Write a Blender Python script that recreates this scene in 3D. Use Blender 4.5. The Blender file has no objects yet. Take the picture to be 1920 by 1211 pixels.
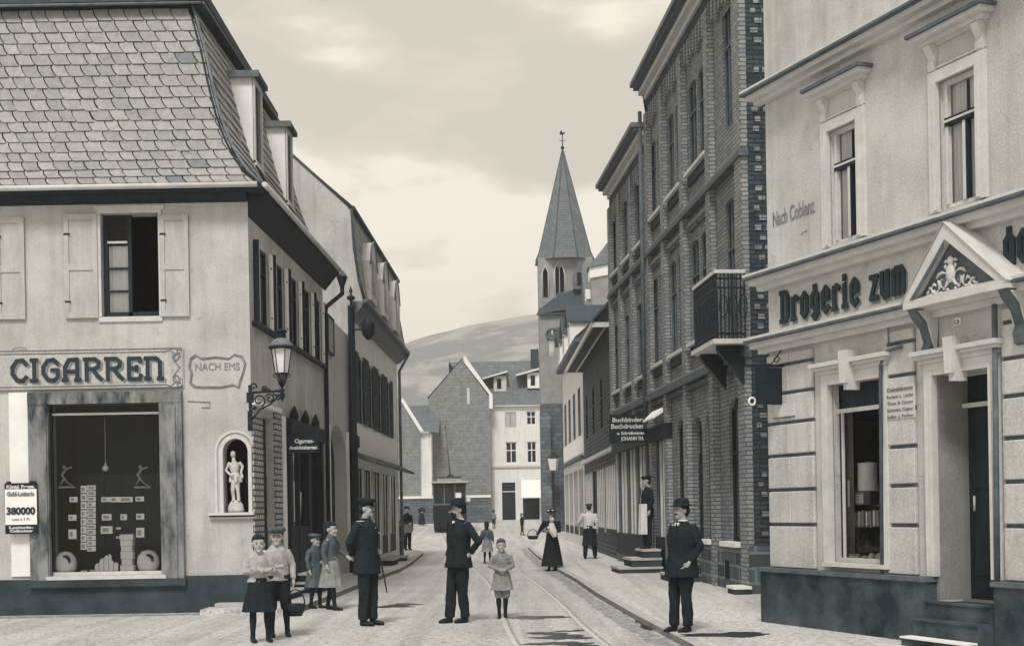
import bpy, bmesh, math, random
from mathutils import Matrix, Vector
random.seed(7)
C = bpy.context.scene.collection
R = math.radians
# ------------------------------------------------------------------ camera
EYE, FOC, HX, HY, ROLL = 1.6, 2400.0, 960.0, 955.0, R(1.0)
cam = bpy.data.objects.new('camera', bpy.data.cameras.new('camera')); C.objects.link(cam)
cam.matrix_world = Matrix.Translation((0, 0, EYE)) @ Matrix.Rotation(R(90), 4, 'X') @ Matrix.Rotation(-ROLL, 4, 'Z')
cam.data.sensor_width = 36; cam.data.lens = FOC * 36 / 1920.0
cam.data.shift_y = (HY - 605.5) / 1920.0
cam.data.clip_end = 4000
bpy.context.scene.camera = cam
# ------------------------------------------------------------------ world, sun, exposure
SUN_EL, SUN_AZ = R(52), R(191)          # azimuth of the sun, clockwise from +Y : high behind the camera
w = bpy.data.worlds.new('World'); bpy.context.scene.world = w; w.use_nodes = True
def world_nodes():
    nt = w.node_tree; N = nt.nodes; L = nt.links; N.clear()
    out = N.new('ShaderNodeOutputWorld'); bg = N.new('ShaderNodeBackground'); bg.inputs[1].default_value = 0.110
    sky = N.new('ShaderNodeTexSky'); sky.sky_type = 'NISHITA'; sky.sun_disc = False
    sky.sun_elevation = SUN_EL; sky.sun_rotation = SUN_AZ
    bw = N.new('ShaderNodeRGBToBW'); L.new(sky.outputs[0], bw.inputs[0])
    gr = N.new('ShaderNodeMix'); gr.data_type = 'RGBA'; gr.blend_type = 'MULTIPLY'; gr.inputs[0].default_value = 1
    L.new(bw.outputs[0], gr.inputs[6]); gr.inputs[7].default_value = (1.03, 1.0, .93, 1)
    tc = N.new('ShaderNodeTexCoord'); mp = N.new('ShaderNodeMapping'); L.new(tc.outputs['Generated'], mp.inputs[0])
    mp.inputs['Scale'].default_value = (1.0, 1.0, 2.3); mp.inputs['Location'].default_value = (0.35, 0.0, 0.18)
    nz = N.new('ShaderNodeTexNoise'); nz.inputs['Scale'].default_value = 4.6; nz.inputs['Detail'].default_value = 5
    nz.inputs['Roughness'].default_value = .5; nz.inputs['Distortion'].default_value = .15; L.new(mp.outputs[0], nz.inputs[0])
    r1 = N.new('ShaderNodeValToRGB'); e = r1.color_ramp.elements
    e[0].position = .44; e[0].color = (5.9, 5.45, 4.75, 1); e[1].position = .565; e[1].color = (8.7, 8.05, 6.95, 1)
    m = r1.color_ramp.elements.new(.50); m.color = (6.7, 6.15, 5.35, 1)
    L.new(nz.outputs[0], r1.inputs[0])
    mx = N.new('ShaderNodeMix'); mx.data_type = 'RGBA'; mx.inputs[0].default_value = .88
    L.new(gr.outputs[2], mx.inputs[6]); L.new(r1.outputs[0], mx.inputs[7])
    L.new(mx.outputs[2], bg.inputs[0]); L.new(bg.outputs[0], out.inputs[0])
world_nodes()
sl = bpy.data.lights.new('sun', 'SUN'); sl.energy = 2.3; sl.angle = R(14); sl.color = (1.0, .965, .91)
so = bpy.data.objects.new('sun', sl); C.objects.link(so)
sd = Vector((math.sin(SUN_AZ) * math.cos(SUN_EL), math.cos(SUN_AZ) * math.cos(SUN_EL), math.sin(SUN_EL)))
so.rotation_euler = sd.to_track_quat('Z', 'Y').to_euler(); so.location = sd * 200
sc = bpy.context.scene
sc.view_settings.view_transform = 'Standard'; sc.view_settings.look = 'None'
sc.view_settings.exposure = 0.22; sc.view_settings.gamma = 1
# ------------------------------------------------------------------ pixel -> place helpers (survey of the street)
def D(px, py):
    dx, dy = px - HX, py - HY; c, s = math.cos(ROLL), math.sin(ROLL)
    return (dx * c - dy * s) / FOC, (dx * s + dy * c) / FOC
def at(px, py, Y):
    tx, tz = D(px, py); return Vector((tx * Y, Y, EYE - tz * Y))
def hgt(Y): return .0007 * (max(0, min(Y, 96) - 60)) ** 2
def gnd(px, py):                       # where a pixel meets the level near ground
    tx, tz = D(px, py); Y = EYE / max(tz, .004)
    return Vector((tx * Y, Y, 0))
class Face:                            # a vertical facade: u runs to the right, z up
    def __init__(s, a, b):
        s.o = Vector((a[0], a[1])); v = Vector((b[0] - a[0], b[1] - a[1])); s.len = v.length; s.d = v / s.len
        s.ang = math.atan2(s.d.y, s.d.x); s.n = Vector((s.d.y, -s.d.x))
        s.M = Matrix.Translation((a[0], a[1], 0)) @ Matrix.Rotation(s.ang, 4, 'Z')
    def P(s, px, py, out=0.0):
        tx, tz = D(px, py); o = s.o + s.n * out
        u = (tx * o.y - o.x) / (s.d.x - tx * s.d.y); Y = o.y + u * s.d.y
        return u, EYE - tz * Y
    def U(s, px, py, out=0.0): return s.P(px, py, out)[0]
    def Z(s, px, py, out=0.0): return s.P(px, py, out)[1]
# ------------------------------------------------------------------ materials
def mono(v, k=1.0):                    # one-ink duotone: dark = cool ink, light = warm paper
    t = min(1.0, v / .30) ** .6
    a, b = (.50, 1.0, 1.40), (1.005, 1.0, .985)
    return tuple(v * k * (a[i] + (b[i] - a[i]) * t) for i in range(3)) + (1,)
def newmat(name):
    m = bpy.data.materials.new(name); m.use_nodes = True; nt = m.node_tree
    return m, nt, nt.nodes['Principled BSDF'], nt.nodes, nt.links
def coords(N, L, uv=True, scale=(1, 1, 1)):
    tc = N.new('ShaderNodeTexCoord'); mp = N.new('ShaderNodeMapping'); mp.inputs['Scale'].default_value = scale
    L.new(tc.outputs['UV' if uv else 'Object'], mp.inputs[0]); return mp
def plain(name, v, v2=None, scale=3.0, rough=.85, bump=.15, bscale=None, detail=6, uv=False, stretch=(1, 1, 1), spec=.15, lo=.35, hi=.65, metal=0.0):
    m, nt, b, N, L = newmat(name); v2 = v * .8 if v2 is None else v2
    mp = coords(N, L, uv, stretch)
    nz = N.new('ShaderNodeTexNoise'); nz.inputs['Scale'].default_value = scale; nz.inputs['Detail'].default_value = detail
    nz.inputs['Roughness'].default_value = .62; L.new(mp.outputs[0], nz.inputs[0])
    cr = N.new('ShaderNodeValToRGB'); e = cr.color_ramp.elements
    e[0].position = lo; e[0].color = mono(v2); e[1].position = hi; e[1].color = mono(v); L.new(nz.outputs[0], cr.inputs[0])
    n2 = N.new('ShaderNodeTexNoise'); n2.inputs['Scale'].default_value = bscale or scale * 14; n2.inputs['Detail'].default_value = 3
    L.new(mp.outputs[0], n2.inputs[0])
    mx = N.new('ShaderNodeMix'); mx.data_type = 'RGBA'; mx.blend_type = 'OVERLAY'; mx.inputs[0].default_value = .22
    L.new(cr.outputs[0], mx.inputs[6]); L.new(n2.outputs[0], mx.inputs[7]); L.new(mx.outputs[2], b.inputs['Base Color'])
    bp = N.new('ShaderNodeBump'); bp.inputs['Strength'].default_value = bump; bp.inputs['Distance'].default_value = .02
    L.new(n2.outputs[0], bp.inputs['Height']); L.new(bp.outputs[0], b.inputs['Normal'])
    b.inputs['Roughness'].default_value = rough; b.inputs['Specular IOR Level'].default_value = spec
    b.inputs['Metallic'].default_value = metal
    return m
def plaster(name, v, dirt=.75):
    m, nt, b, N, L = newmat(name); mp = coords(N, L, False)
    n1 = N.new('ShaderNodeTexNoise'); n1.inputs['Scale'].default_value = .9; n1.inputs['Detail'].default_value = 8; n1.inputs['Roughness'].default_value = .65
    n2 = N.new('ShaderNodeTexNoise'); n2.inputs['Scale'].default_value = 48; n2.inputs['Detail'].default_value = 5
    mp3 = coords(N, L, False, (5, 5, .5)); n3 = N.new('ShaderNodeTexNoise'); n3.inputs['Scale'].default_value = 1.2; n3.inputs['Detail'].default_value = 5
    L.new(mp.outputs[0], n1.inputs[0]); L.new(mp.outputs[0], n2.inputs[0]); L.new(mp3.outputs[0], n3.inputs[0])
    c1 = N.new('ShaderNodeValToRGB'); e = c1.color_ramp.elements
    e[0].position = .34; e[0].color = mono(v * dirt); e[1].position = .58; e[1].color = mono(v); L.new(n1.outputs[0], c1.inputs[0])
    c3 = N.new('ShaderNodeValToRGB'); e = c3.color_ramp.elements
    e[0].position = .3; e[0].color = (.70, .72, .74, 1); e[1].position = .52; e[1].color = (1, 1, 1, 1); L.new(n3.outputs[0], c3.inputs[0])
    n4 = N.new('ShaderNodeTexNoise'); n4.inputs['Scale'].default_value = 3.4; n4.inputs['Detail'].default_value = 10; n4.inputs['Roughness'].default_value = .75; n4.inputs['Distortion'].default_value = .6; L.new(mp.outputs[0], n4.inputs[0])
    c4 = N.new('ShaderNodeValToRGB'); e = c4.color_ramp.elements; e[0].position = .30; e[0].color = (.58, .60, .62, 1); e[1].position = .42; e[1].color = (1, 1, 1, 1); L.new(n4.outputs[0], c4.inputs[0])
    m0 = N.new('ShaderNodeMix'); m0.data_type = 'RGBA'; m0.blend_type = 'MULTIPLY'; m0.inputs[0].default_value = .75; L.new(c1.outputs[0], m0.inputs[6]); L.new(c4.outputs[0], m0.inputs[7])
    m1 = N.new('ShaderNodeMix'); m1.data_type = 'RGBA'; m1.blend_type = 'MULTIPLY'; m1.inputs[0].default_value = .5
    L.new(m0.outputs[2], m1.inputs[6]); L.new(c3.outputs[0], m1.inputs[7])
    m2 = N.new('ShaderNodeMix'); m2.data_type = 'RGBA'; m2.blend_type = 'OVERLAY'; m2.inputs[0].default_value = .45
    L.new(m1.outputs[2], m2.inputs[6]); L.new(n2.outputs[0], m2.inputs[7]); L.new(m2.outputs[2], b.inputs['Base Color'])
    bp = N.new('ShaderNodeBump'); bp.inputs['Strength'].default_value = .25; bp.inputs['Distance'].default_value = .012
    L.new(n2.outputs[0], bp.inputs['Height']); L.new(bp.outputs[0], b.inputs['Normal'])
    b.inputs['Roughness'].default_value = .92; b.inputs['Specular IOR Level'].default_value = .2
    return m
def brick(name, v1, v2, mortar, bw=.26, bh=.085, ms=.012, off=.5, bump=.6, noise=.5):
    m, nt, b, N, L = newmat(name); mp = coords(N, L, True)
    bt = N.new('ShaderNodeTexBrick'); bt.offset = off; bt.inputs['Scale'].default_value = 1
    bt.inputs['Brick Width'].default_value = bw; bt.inputs['Row Height'].default_value = bh; bt.inputs['Mortar Size'].default_value = ms
    bt.inputs['Color1'].default_value = mono(v1); bt.inputs['Color2'].default_value = mono(v2); bt.inputs['Mortar'].default_value = mono(mortar)
    bt.inputs['Mortar Smooth'].default_value = .2; L.new(mp.outputs[0], bt.inputs[0])
    nz = N.new('ShaderNodeTexNoise'); nz.inputs['Scale'].default_value = 2.2; nz.inputs['Detail'].default_value = 9; nz.inputs['Roughness'].default_value = .7
    L.new(mp.outputs[0], nz.inputs[0]); mx = N.new('ShaderNodeMix'); mx.data_type = 'RGBA'; mx.blend_type = 'OVERLAY'; mx.inputs[0].default_value = noise
    L.new(bt.outputs[0], mx.inputs[6]); L.new(nz.outputs[0], mx.inputs[7]); L.new(mx.outputs[2], b.inputs['Base Color'])
    bp = N.new('ShaderNodeBump'); bp.inputs['Strength'].default_value = bump; bp.inputs['Distance'].default_value = .012
    ad = N.new('ShaderNodeMath'); ad.operation = 'MULTIPLY_ADD'; L.new(bt.outputs['Fac'], ad.inputs[0]); ad.inputs[1].default_value = -1
    L.new(nz.outputs[0], ad.inputs[2]); L.new(ad.outputs[0], bp.inputs['Height']); L.new(bp.outputs[0], b.inputs['Normal'])
    b.inputs['Roughness'].default_value = .88; b.inputs['Specular IOR Level'].default_value = .25
    return m
def glass_dark(name, v=.02, rough=.12):
    m, nt, b, N, L = newmat(name); b.inputs['Base Color'].default_value = mono(v); b.inputs['Roughness'].default_value = rough
    b.inputs['Specular IOR Level'].default_value = .35
    mp = coords(N, L, False); nz = N.new('ShaderNodeTexNoise'); nz.inputs['Scale'].default_value = 1.6; L.new(mp.outputs[0], nz.inputs[0])
    bp = N.new('ShaderNodeBump'); bp.inputs['Strength'].default_value = .12; bp.inputs['Distance'].default_value = .03
    L.new(nz.outputs[0], bp.inputs['Height']); L.new(bp.outputs[0], b.inputs['Normal']); return m
def glass_clear(name):
    m, nt, b, N, L = newmat(name); out = N['Material Output']
    tr = N.new('ShaderNodeBsdfTransparent'); tr.inputs[0].default_value = (.93, .95, .96, 1)
    gl = N.new('ShaderNodeBsdfGlossy'); gl.inputs['Roughness'].default_value = .03
    fr = N.new('ShaderNodeFresnel'); fr.inputs[0].default_value = 1.35
    mx = N.new('ShaderNodeMixShader'); L.new(fr.outputs[0], mx.inputs[0]); L.new(tr.outputs[0], mx.inputs[1]); L.new(gl.outputs[0], mx.inputs[2])
    L.new(mx.outputs[0], out.inputs[0]); return m
def varied(name, lo, hi, rough=.7, bump=.3, scale=9):      # tone differs from piece to piece (slates), never with position of the light
    m, nt, b, N, L = newmat(name); a = N.new('ShaderNodeAttribute'); a.attribute_name = 'tone'
    cr = N.new('ShaderNodeValToRGB'); e = cr.color_ramp.elements; e[0].color = mono(lo * .7); e[1].color = mono(hi); k_ = cr.color_ramp.elements.new(.05); k_.color = mono(lo); L.new(a.outputs['Fac'], cr.inputs[0])
    mp = coords(N, L, False); nz = N.new('ShaderNodeTexNoise'); nz.inputs['Scale'].default_value = scale; nz.inputs['Detail'].default_value = 8; nz.inputs['Roughness'].default_value = .7
    L.new(mp.outputs[0], nz.inputs[0]); mx = N.new('ShaderNodeMix'); mx.data_type = 'RGBA'; mx.blend_type = 'OVERLAY'; mx.inputs[0].default_value = .55
    L.new(cr.outputs[0], mx.inputs[6]); L.new(nz.outputs[0], mx.inputs[7]); L.new(mx.outputs[2], b.inputs['Base Color'])
    bp = N.new('ShaderNodeBump'); bp.inputs['Strength'].default_value = bump; bp.inputs['Distance'].default_value = .01
    L.new(nz.outputs[0], bp.inputs['Height']); L.new(bp.outputs[0], b.inputs['Normal'])
    b.inputs['Roughness'].default_value = rough; b.inputs['Specular IOR Level'].default_value = .3; return m
M = dict(
    plasterA=plaster('plaster_cream', .53, .72), plasterB=plaster('plaster_gable', .55, .8), plasterD=plaster('plaster_pharmacy', .57, .76),
    white=plain('white_paint', .86, .78, 4, bump=.08), offwhite=plain('offwhite_paint', .62, .52, 5, bump=.1), lightwall=plaster('limewash', .80, .9),
    shutter=plain('shutter_paint', .50, .40, 6, uv=False, stretch=(1, 1, .3)), shutter2=plain('dark_shutter', .10, .07, 8),
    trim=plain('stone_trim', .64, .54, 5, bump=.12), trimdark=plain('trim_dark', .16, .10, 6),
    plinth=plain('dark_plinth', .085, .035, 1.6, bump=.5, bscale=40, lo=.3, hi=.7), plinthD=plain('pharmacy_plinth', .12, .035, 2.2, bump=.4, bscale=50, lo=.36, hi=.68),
    marble=plain('veined_surround', .27, .045, 5, rough=.55, bump=.2, detail=12, stretch=(1, 1, .35), lo=.34, hi=.62),
    stone=brick('rubble_stone', .13, .06, .22, .55, .26, .025, .5, .7), stonelite=plain('pale_stone', .60, .45, 6, bump=.25),
    brickL=brick('brick_pale', .29, .20, .12, .24, .077, .012), brickD=brick('brick_dark', .085, .045, .03, .24, .08, .012, noise=.7),  # paler facade brick, then the dark brick of the end wall
    brickC=brick('brick_course', .34, .24, .13, .24, .077, .012),
    brickch=brick('church_stone', .17, .11, .08, .5, .25, .02, noise=.6), churchpl=plain('church_plaster', .33, .24, 1.2),
    pattern=brick('dark_clad', .06, .03, .14, .22, .14, .018, noise=.6), quoin=brick('quoin_tiles', .52, .36, .10, .16, .10, .018),
    slate=varied('slates', .27, .345), roof=brick('slate_rows', .19, .155, .10, .24, .17, .014, noise=.6), mansard=brick('mansard_slates', .36, .30, .20, .26, .18, .014, noise=.6), roofd=plain('slate_near', .10, .06, 6, stretch=(1, 1, 4)),
    roofunder=plain('roof_boards', .035, .02, 4), wood=plain('dark_wood', .035, .02, 7, stretch=(1, 1, .2), rough=.6), woodmid=plain('mid_wood', .16, .09, 7, stretch=(1, 1, .2)),
    iron=plain('painted_iron', .03, .018, 8, rough=.5), ironlt=plain('zinc', .20, .13, 6, rough=.6), dark=plain('dark_room', .022, .012, 3, bump=0),
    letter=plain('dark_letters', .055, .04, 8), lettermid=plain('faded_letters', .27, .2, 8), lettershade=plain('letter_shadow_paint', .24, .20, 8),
    sign=plain('sign_board_dark', .03, .02, 8), signtext=plain('sign_text_pale', .62, .5, 8), paper=plain('paper', .90, .8, 12, bump=.02), paper2=plain('paper_grey', .42, .3, 9, bump=.02),
    glass=glass_dark('window_glass'), clear=glass_clear('shop_glass'), curtain=plain('curtain', .88, .74, 6, stretch=(6, 6, .4), bump=.3),
    lampglass=plain('lamp_glass_milky', .80, .70, 4, rough=.25, bump=.02), tram=plain('tram_paint', .02, .014, 5, rough=.45), tramlt=plain('tram_cream', .85, .7, 5, rough=.5),
    road=plain('road_macadam', .47, .37, .7, bump=1.0, bscale=26, detail=12, lo=.3, hi=.66), pave=plain('pavement_gravel', .60, .50, .9, bump=.6, bscale=34, detail=10),
    kerb=plain('kerb_stone', .50, .38, 3, bump=.3), gutter=plain('gutter_cobble', .44, .20, 6, bump=.8, bscale=16), rail=plain('rail_steel', .62, .5, 8, rough=.45, bump=.05),
    puddle_and_shadow=plain('wet_and_shadow_patch', .035, .02, 4, rough=.3, bump=.05), hill=plain('wooded_hill', .34, .20, .06, bscale=1.2, bump=0, detail=14, lo=.45, hi=.56), hillv=plain('hill_fields', .30, .2, .02, bump=0),  # first tone serves damp road patches and the painted shadows of figures
    skin=plain('skin', .42, .36, 10, rough=.6, bump=.05), clothD=plain('dark_cloth', .024, .015, 14, bump=.3), clothU=plain('uniform_cloth', .028, .018, 14, bump=.3),
    clothM=plain('grey_cloth', .13, .08, 12, bump=.3), clothG=plain('light_grey_cloth', .30, .2, 12, bump=.3), clothP=plain('dull_white_cloth', .46, .34, 12, bump=.3), clothW=plain('white_cloth', .72, .6, 10, bump=.3), leather=plain('black_leather', .02, .014, 12, rough=.4),
    hair=plain('dark_hair', .035, .02, 20, stretch=(1, 1, .3)), hairf=plain('brown_hair', .10, .06, 20), metal=plain('buttons', .6, .5, 5, rough=.3), statue=plain('statue_white', .66, .42, 9, bump=.3),
)
# ------------------------------------------------------------------ mesh builder
TMP = bpy.data.scenes.new('workbench')       # small side scene: modifiers are applied there so the street is not re-evaluated each time
def bake(o):
    TMP.collection.objects.link(o); vl = TMP.view_layers[0]; vl.update(); dg = vl.depsgraph; dg.update()
    me = bpy.data.meshes.new_from_object(o.evaluated_get(dg)); bpy.data.objects.remove(o); return me
class MB:
    def __init__(s, mat=None): s.v = []; s.f = []; s.uv = []; s.mi = []; s.mats = []; s.cur = 0; s.tone = []; s.T = Matrix.Identity(4); s.t = 0.0; s.sm = []; s.smooth = False
    def mat(s, m):
        if m not in s.mats: s.mats.append(m)
        s.cur = s.mats.index(m); return s
    def face(s, pts, uvs=None):
        p = [Vector(q) for q in pts]
        if uvs is None:
            n = (p[1] - p[0]).cross(p[2] - p[0])
            if len(p) > 3 and n.length < 1e-9: n = (p[2] - p[0]).cross(p[3] - p[0])
            a = (abs(n.x), abs(n.y), abs(n.z)); k = a.index(max(a))
            if k == 1: uvs = [(q.x, q.z) for q in p]
            elif k == 0: uvs = [(q.y, q.z) for q in p]
            else: uvs = [(q.x, q.y) for q in p]
        i = len(s.v); s.v += [s.T @ q for q in p]; s.f.append(list(range(i, i + len(p)))); s.uv.append(uvs); s.mi.append(s.cur); s.tone.append(s.t); s.sm.append(s.smooth)
    def box(s, x0, x1, y0, y1, z0, z1, skip=''):
        x0, x1 = min(x0, x1), max(x0, x1); y0, y1 = min(y0, y1), max(y0, y1); z0, z1 = min(z0, z1), max(z0, z1)
        if 'f' not in skip: s.face([(x0, y0, z0), (x1, y0, z0), (x1, y0, z1), (x0, y0, z1)])
        if 'b' not in skip: s.face([(x1, y1, z0), (x0, y1, z0), (x0, y1, z1), (x1, y1, z1)])
        if 'l' not in skip: s.face([(x0, y1, z0), (x0, y0, z0), (x0, y0, z1), (x0, y1, z1)])
        if 'r' not in skip: s.face([(x1, y0, z0), (x1, y1, z0), (x1, y1, z1), (x1, y0, z1)])
        if 't' not in skip: s.face([(x0, y0, z1), (x1, y0, z1), (x1, y1, z1), (x0, y1, z1)])
        if 'd' not in skip: s.face([(x0, y1, z0), (x1, y1, z0), (x1, y0, z0), (x0, y0, z0)])
        return s
    def prism(s, poly, y0, y1):        # polygon in x,z (counter-clockwise seen from -y) swept along y
        n = len(poly)
        s.face([(x, y0, z) for x, z in poly]); s.face([(x, y1, z) for x, z in reversed(poly)])
        for i in range(n):
            a, b = poly[i], poly[(i + 1) % n]
            s.face([(a[0], y0, a[1]), (a[0], y1, a[1]), (b[0], y1, b[1]), (b[0], y0, b[1])][::-1])
        return s
    def prismx(s, poly, x0, x1):       # polygon in y,z swept along x
        n = len(poly)
        s.face([(x0, y, z) for y, z in reversed(poly)]); s.face([(x1, y, z) for y, z in poly])
        for i in range(n):
            a, b = poly[i], poly[(i + 1) % n]
            s.face([(x0, a[0], a[1]), (x0, b[0], b[1]), (x1, b[0], b[1]), (x1, a[0], a[1])])
        return s
    def prismz(s, poly, z0, z1):
        n = len(poly)
        s.face([(x, y, z1) for x, y in poly]); s.face([(x, y, z0) for x, y in reversed(poly)])
        for i in range(n):
            a, b = poly[i], poly[(i + 1) % n]
            s.face([(a[0], a[1], z0), (b[0], b[1], z0), (b[0], b[1], z1), (a[0], a[1], z1)])
        return s
    def tube(s, pts, r, n=10, cap=True):
        pts = [Vector(p) for p in pts]; rs = r if isinstance(r, (list, tuple)) else [r] * len(pts); rings = []; up = None
        for i, p in enumerate(pts):
            d = (pts[min(i + 1, len(pts) - 1)] - pts[max(i - 1, 0)]).normalized()
            if up is None: up = Vector((0, 0, 1)) if abs(d.z) < .9 else Vector((1, 0, 0))
            a = (up - d * up.dot(d)).normalized(); b = d.cross(a); up = a
            rings.append([p + (a * math.cos(t) + b * math.sin(t)) * rs[i] for t in [k * 2 * math.pi / n for k in range(n)]])
        o = s.smooth; s.smooth = True
        for i in range(len(rings) - 1):
            for k in range(n):
                s.face([rings[i][k], rings[i][(k + 1) % n], rings[i + 1][(k + 1) % n], rings[i + 1][k]])
        s.smooth = o
        if cap: s.face(list(reversed(rings[0]))); s.face(rings[-1])
        return s
    def lathe(s, prof, cx=0, cy=0, cz=0, n=16, axis='z', sx=1, sy=1, ph=0.0):
        o = s.smooth; s.smooth = n > 8
        ring = lambda r, z: [(cx + sx * r * math.cos(t + ph), cy + sy * r * math.sin(t + ph), cz + z) for t in [k * 2 * math.pi / n for k in range(n)]]
        for (r0, z0), (r1, z1) in zip(prof, prof[1:]):
            a, b = ring(r0, z0), ring(r1, z1)
            for k in range(n):
                k2 = (k + 1) % n
                if r0 < 1e-5: s.face([a[k], b[k2], b[k]])
                elif r1 < 1e-5: s.face([a[k], a[k2], b[k]])
                else: s.face([a[k], a[k2], b[k2], b[k]])
        s.smooth = o
        return s
    def mesh(s, name):
        me = bpy.data.meshes.new(name); me.from_pydata([tuple(v) for v in s.v], [], s.f)
        for m in s.mats: me.materials.append(m)
        ul = me.uv_layers.new(name='UVMap'); flat = [c for f in s.uv for q in f for c in q]; ul.data.foreach_set('uv', flat)
        me.polygons.foreach_set('material_index', s.mi); me.polygons.foreach_set('use_smooth', s.sm)
        if any(s.tone):
            at_ = me.attributes.new('tone', 'FLOAT', 'FACE'); at_.data.foreach_set('value', s.tone)
        bm = bmesh.new(); bm.from_mesh(me); bmesh.ops.remove_doubles(bm, verts=bm.verts, dist=1e-5)
        bm.to_mesh(me); bm.free(); return me
def link(name, me, parent=None, M_=None):
    o = bpy.data.objects.new(name, me); C.objects.link(o)
    if parent is not None: o.parent = parent
    if M_ is not None: o.matrix_local = M_
    return o
def obj(name, mb, m=None, parent=None, M_=None, bevel=0.0):
    if m is not None and not mb.mats: mb.mats.append(m)
    o = link(name, mb.mesh(name), parent, M_)
    if bevel:
        b = o.modifiers.new('bevel', 'BEVEL'); b.width = bevel; b.segments = 1; b.limit_method = 'ANGLE'; b.angle_limit = R(40)
    return o
def tag(o, label=None, cat=None, group=None, kind=None):
    if label: o['label'] = label
    if cat: o['category'] = cat
    if group: o['group'] = group
    if kind: o['kind'] = kind
    return o
def thing(name, label, cat, M_=None, group=None):
    o = bpy.data.objects.new(name, None); C.objects.link(o); o.empty_display_size = .2
    if M_ is not None: o.matrix_world = M_
    return tag(o, label, cat, group)
def frame_in(root, fc): return root.matrix_world.inverted() @ fc.M
# wall sheet with openings; holes = (u0,u1,z0,z1,arch_rise)
def wall(mb, u0, u1, z0, z1, holes=(), depth=.25, y=0.0, reveal=None):
    main = mb.mats[mb.cur] if mb.mats else None
    us = sorted({u0, u1} | {h[0] for h in holes} | {h[1] for h in holes}); zs = sorted({z0, z1} | {h[2] for h in holes} | {h[3] for h in holes})
    us = [a for a in us if u0 <= a <= u1]; zs = [a for a in zs if z0 <= a <= z1]
    for a, b in zip(us, us[1:]):
        for c, d in zip(zs, zs[1:]):
            cu, cz = (a + b) / 2, (c + d) / 2
            if any(h[0] < cu < h[1] and h[2] < cz < h[3] for h in holes): continue
            mb.face([(a, y, c), (b, y, c), (b, y, d), (a, y, d)])
    for h in holes:
        a, b, c, d = h[:4]; rise = h[4] if len(h) > 4 else 0
        if rise:
            n = 12; cu = (a + b) / 2; hw = (b - a) / 2; zb = d - rise
            arc = [(cu - hw * math.cos(math.pi * k / n), zb + rise * math.sin(math.pi * k / n)) for k in range(n + 1)]
            for k in range(n):
                p, q = arc[k], arc[k + 1]
                mb.face([(p[0], y, p[1]), (q[0], y, q[1]), (q[0], y, d), (p[0], y, d)])
            path = [(a, c)] + arc + [(b, c)]
        else: path = [(a, c), (a, d), (b, d), (b, c)]
        if reveal: mb.mat(reveal)
        path2 = path + [path[0]]
        for p, q in zip(path2, path2[1:]):
            if abs(p[0] - q[0]) + abs(p[1] - q[1]) > 1e-6:
                mb.face([(p[0], y, p[1]), (p[0], y + depth, p[1]), (q[0], y + depth, q[1]), (q[0], y, q[1])])
        if reveal: mb.mat(main)
    return mb
def ring_frame(mb, a, b, c, d, t, y0, y1, sides='lrtb'):     # rectangular surround of width t round an opening
    if 'l' in sides: mb.box(a - t, a, y0, y1, c, d)
    if 'r' in sides: mb.box(b, b + t, y0, y1, c, d)
    if 't' in sides: mb.box(a - t, b + t, y0, y1, d, d + t)
    if 'b' in sides: mb.box(a - t, b + t, y0, y1, c - t, c)
    return mb
def window(root, T, a, b, c, d, mull=1, trans=(.68,), fm='offwhite', gm='glass', y=.16, fw=.055, curtain=False, sill=None, arch=0, name='window'):
    mb = MB(); mb.T = T; mb.mat(M[fm])
    mb.box(a, a + fw, y, y + .05, c, d); mb.box(b - fw, b, y, y + .05, c, d); mb.box(a + fw, b - fw, y, y + .05, c, c + fw); mb.box(a + fw, b - fw, y, y + .05, d - fw, d)
    for k in range(mull):
        x = a + (b - a) * (k + 1) / (mull + 1); mb.box(x - fw * .45, x + fw * .45, y + .004, y + .046, c + fw, d - fw)
    for t in trans:
        z = c + (d - c) * t; mb.box(a + fw, b - fw, y - .008, y + .042, z - fw * .5, z + fw * .5)
    if arch: 
        wn = [(a, d)]
    w_ = obj(name, mb, None, root)
    g = MB(); g.T = T; g.mat(M[gm]); g.face([(a, y + .03, c), (b, y + .03, c), (b, y + .03, d), (a, y + .03, d)])
    if gm == 'clear': g.v = g.v[:0] + [v for v in g.v]
    obj('pane', g, None, w_)
    if curtain:
        q = MB(); q.T = T; q.mat(M['curtain']); n = 22; m_ = (a + b) / 2
        for s0, s1 in curtain:
            A, B = a + (b - a) * s0, a + (b - a) * s1
            for k in range(n):
                x0 = A + (B - A) * k / n; x1 = A + (B - A) * (k + 1) / n; y0 = y + .065 + .018 * math.sin(k * 1.7); y1 = y + .065 + .018 * math.sin((k + 1) * 1.7)
                q.face([(x0, y0, c + .03), (x1, y1, c + .03), (x1, y1, d - .04), (x0, y0, d - .04)])
        obj('curtain', q, None, w_)
        k_ = MB(); k_.T = T; k_.mat(M['dark']); k_.box(a - .1, b + .1, y + .2, y + .9, c - .1, d + .1, 'f'); obj('room_behind', k_, None, w_)
    if sill:
        s_ = MB(); s_.T = T; s_.mat(M[sill]); s_.box(a - .06, b + .06, -.09, y, c - .07, c); obj('sill', s_, None, w_)
    return w_
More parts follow.
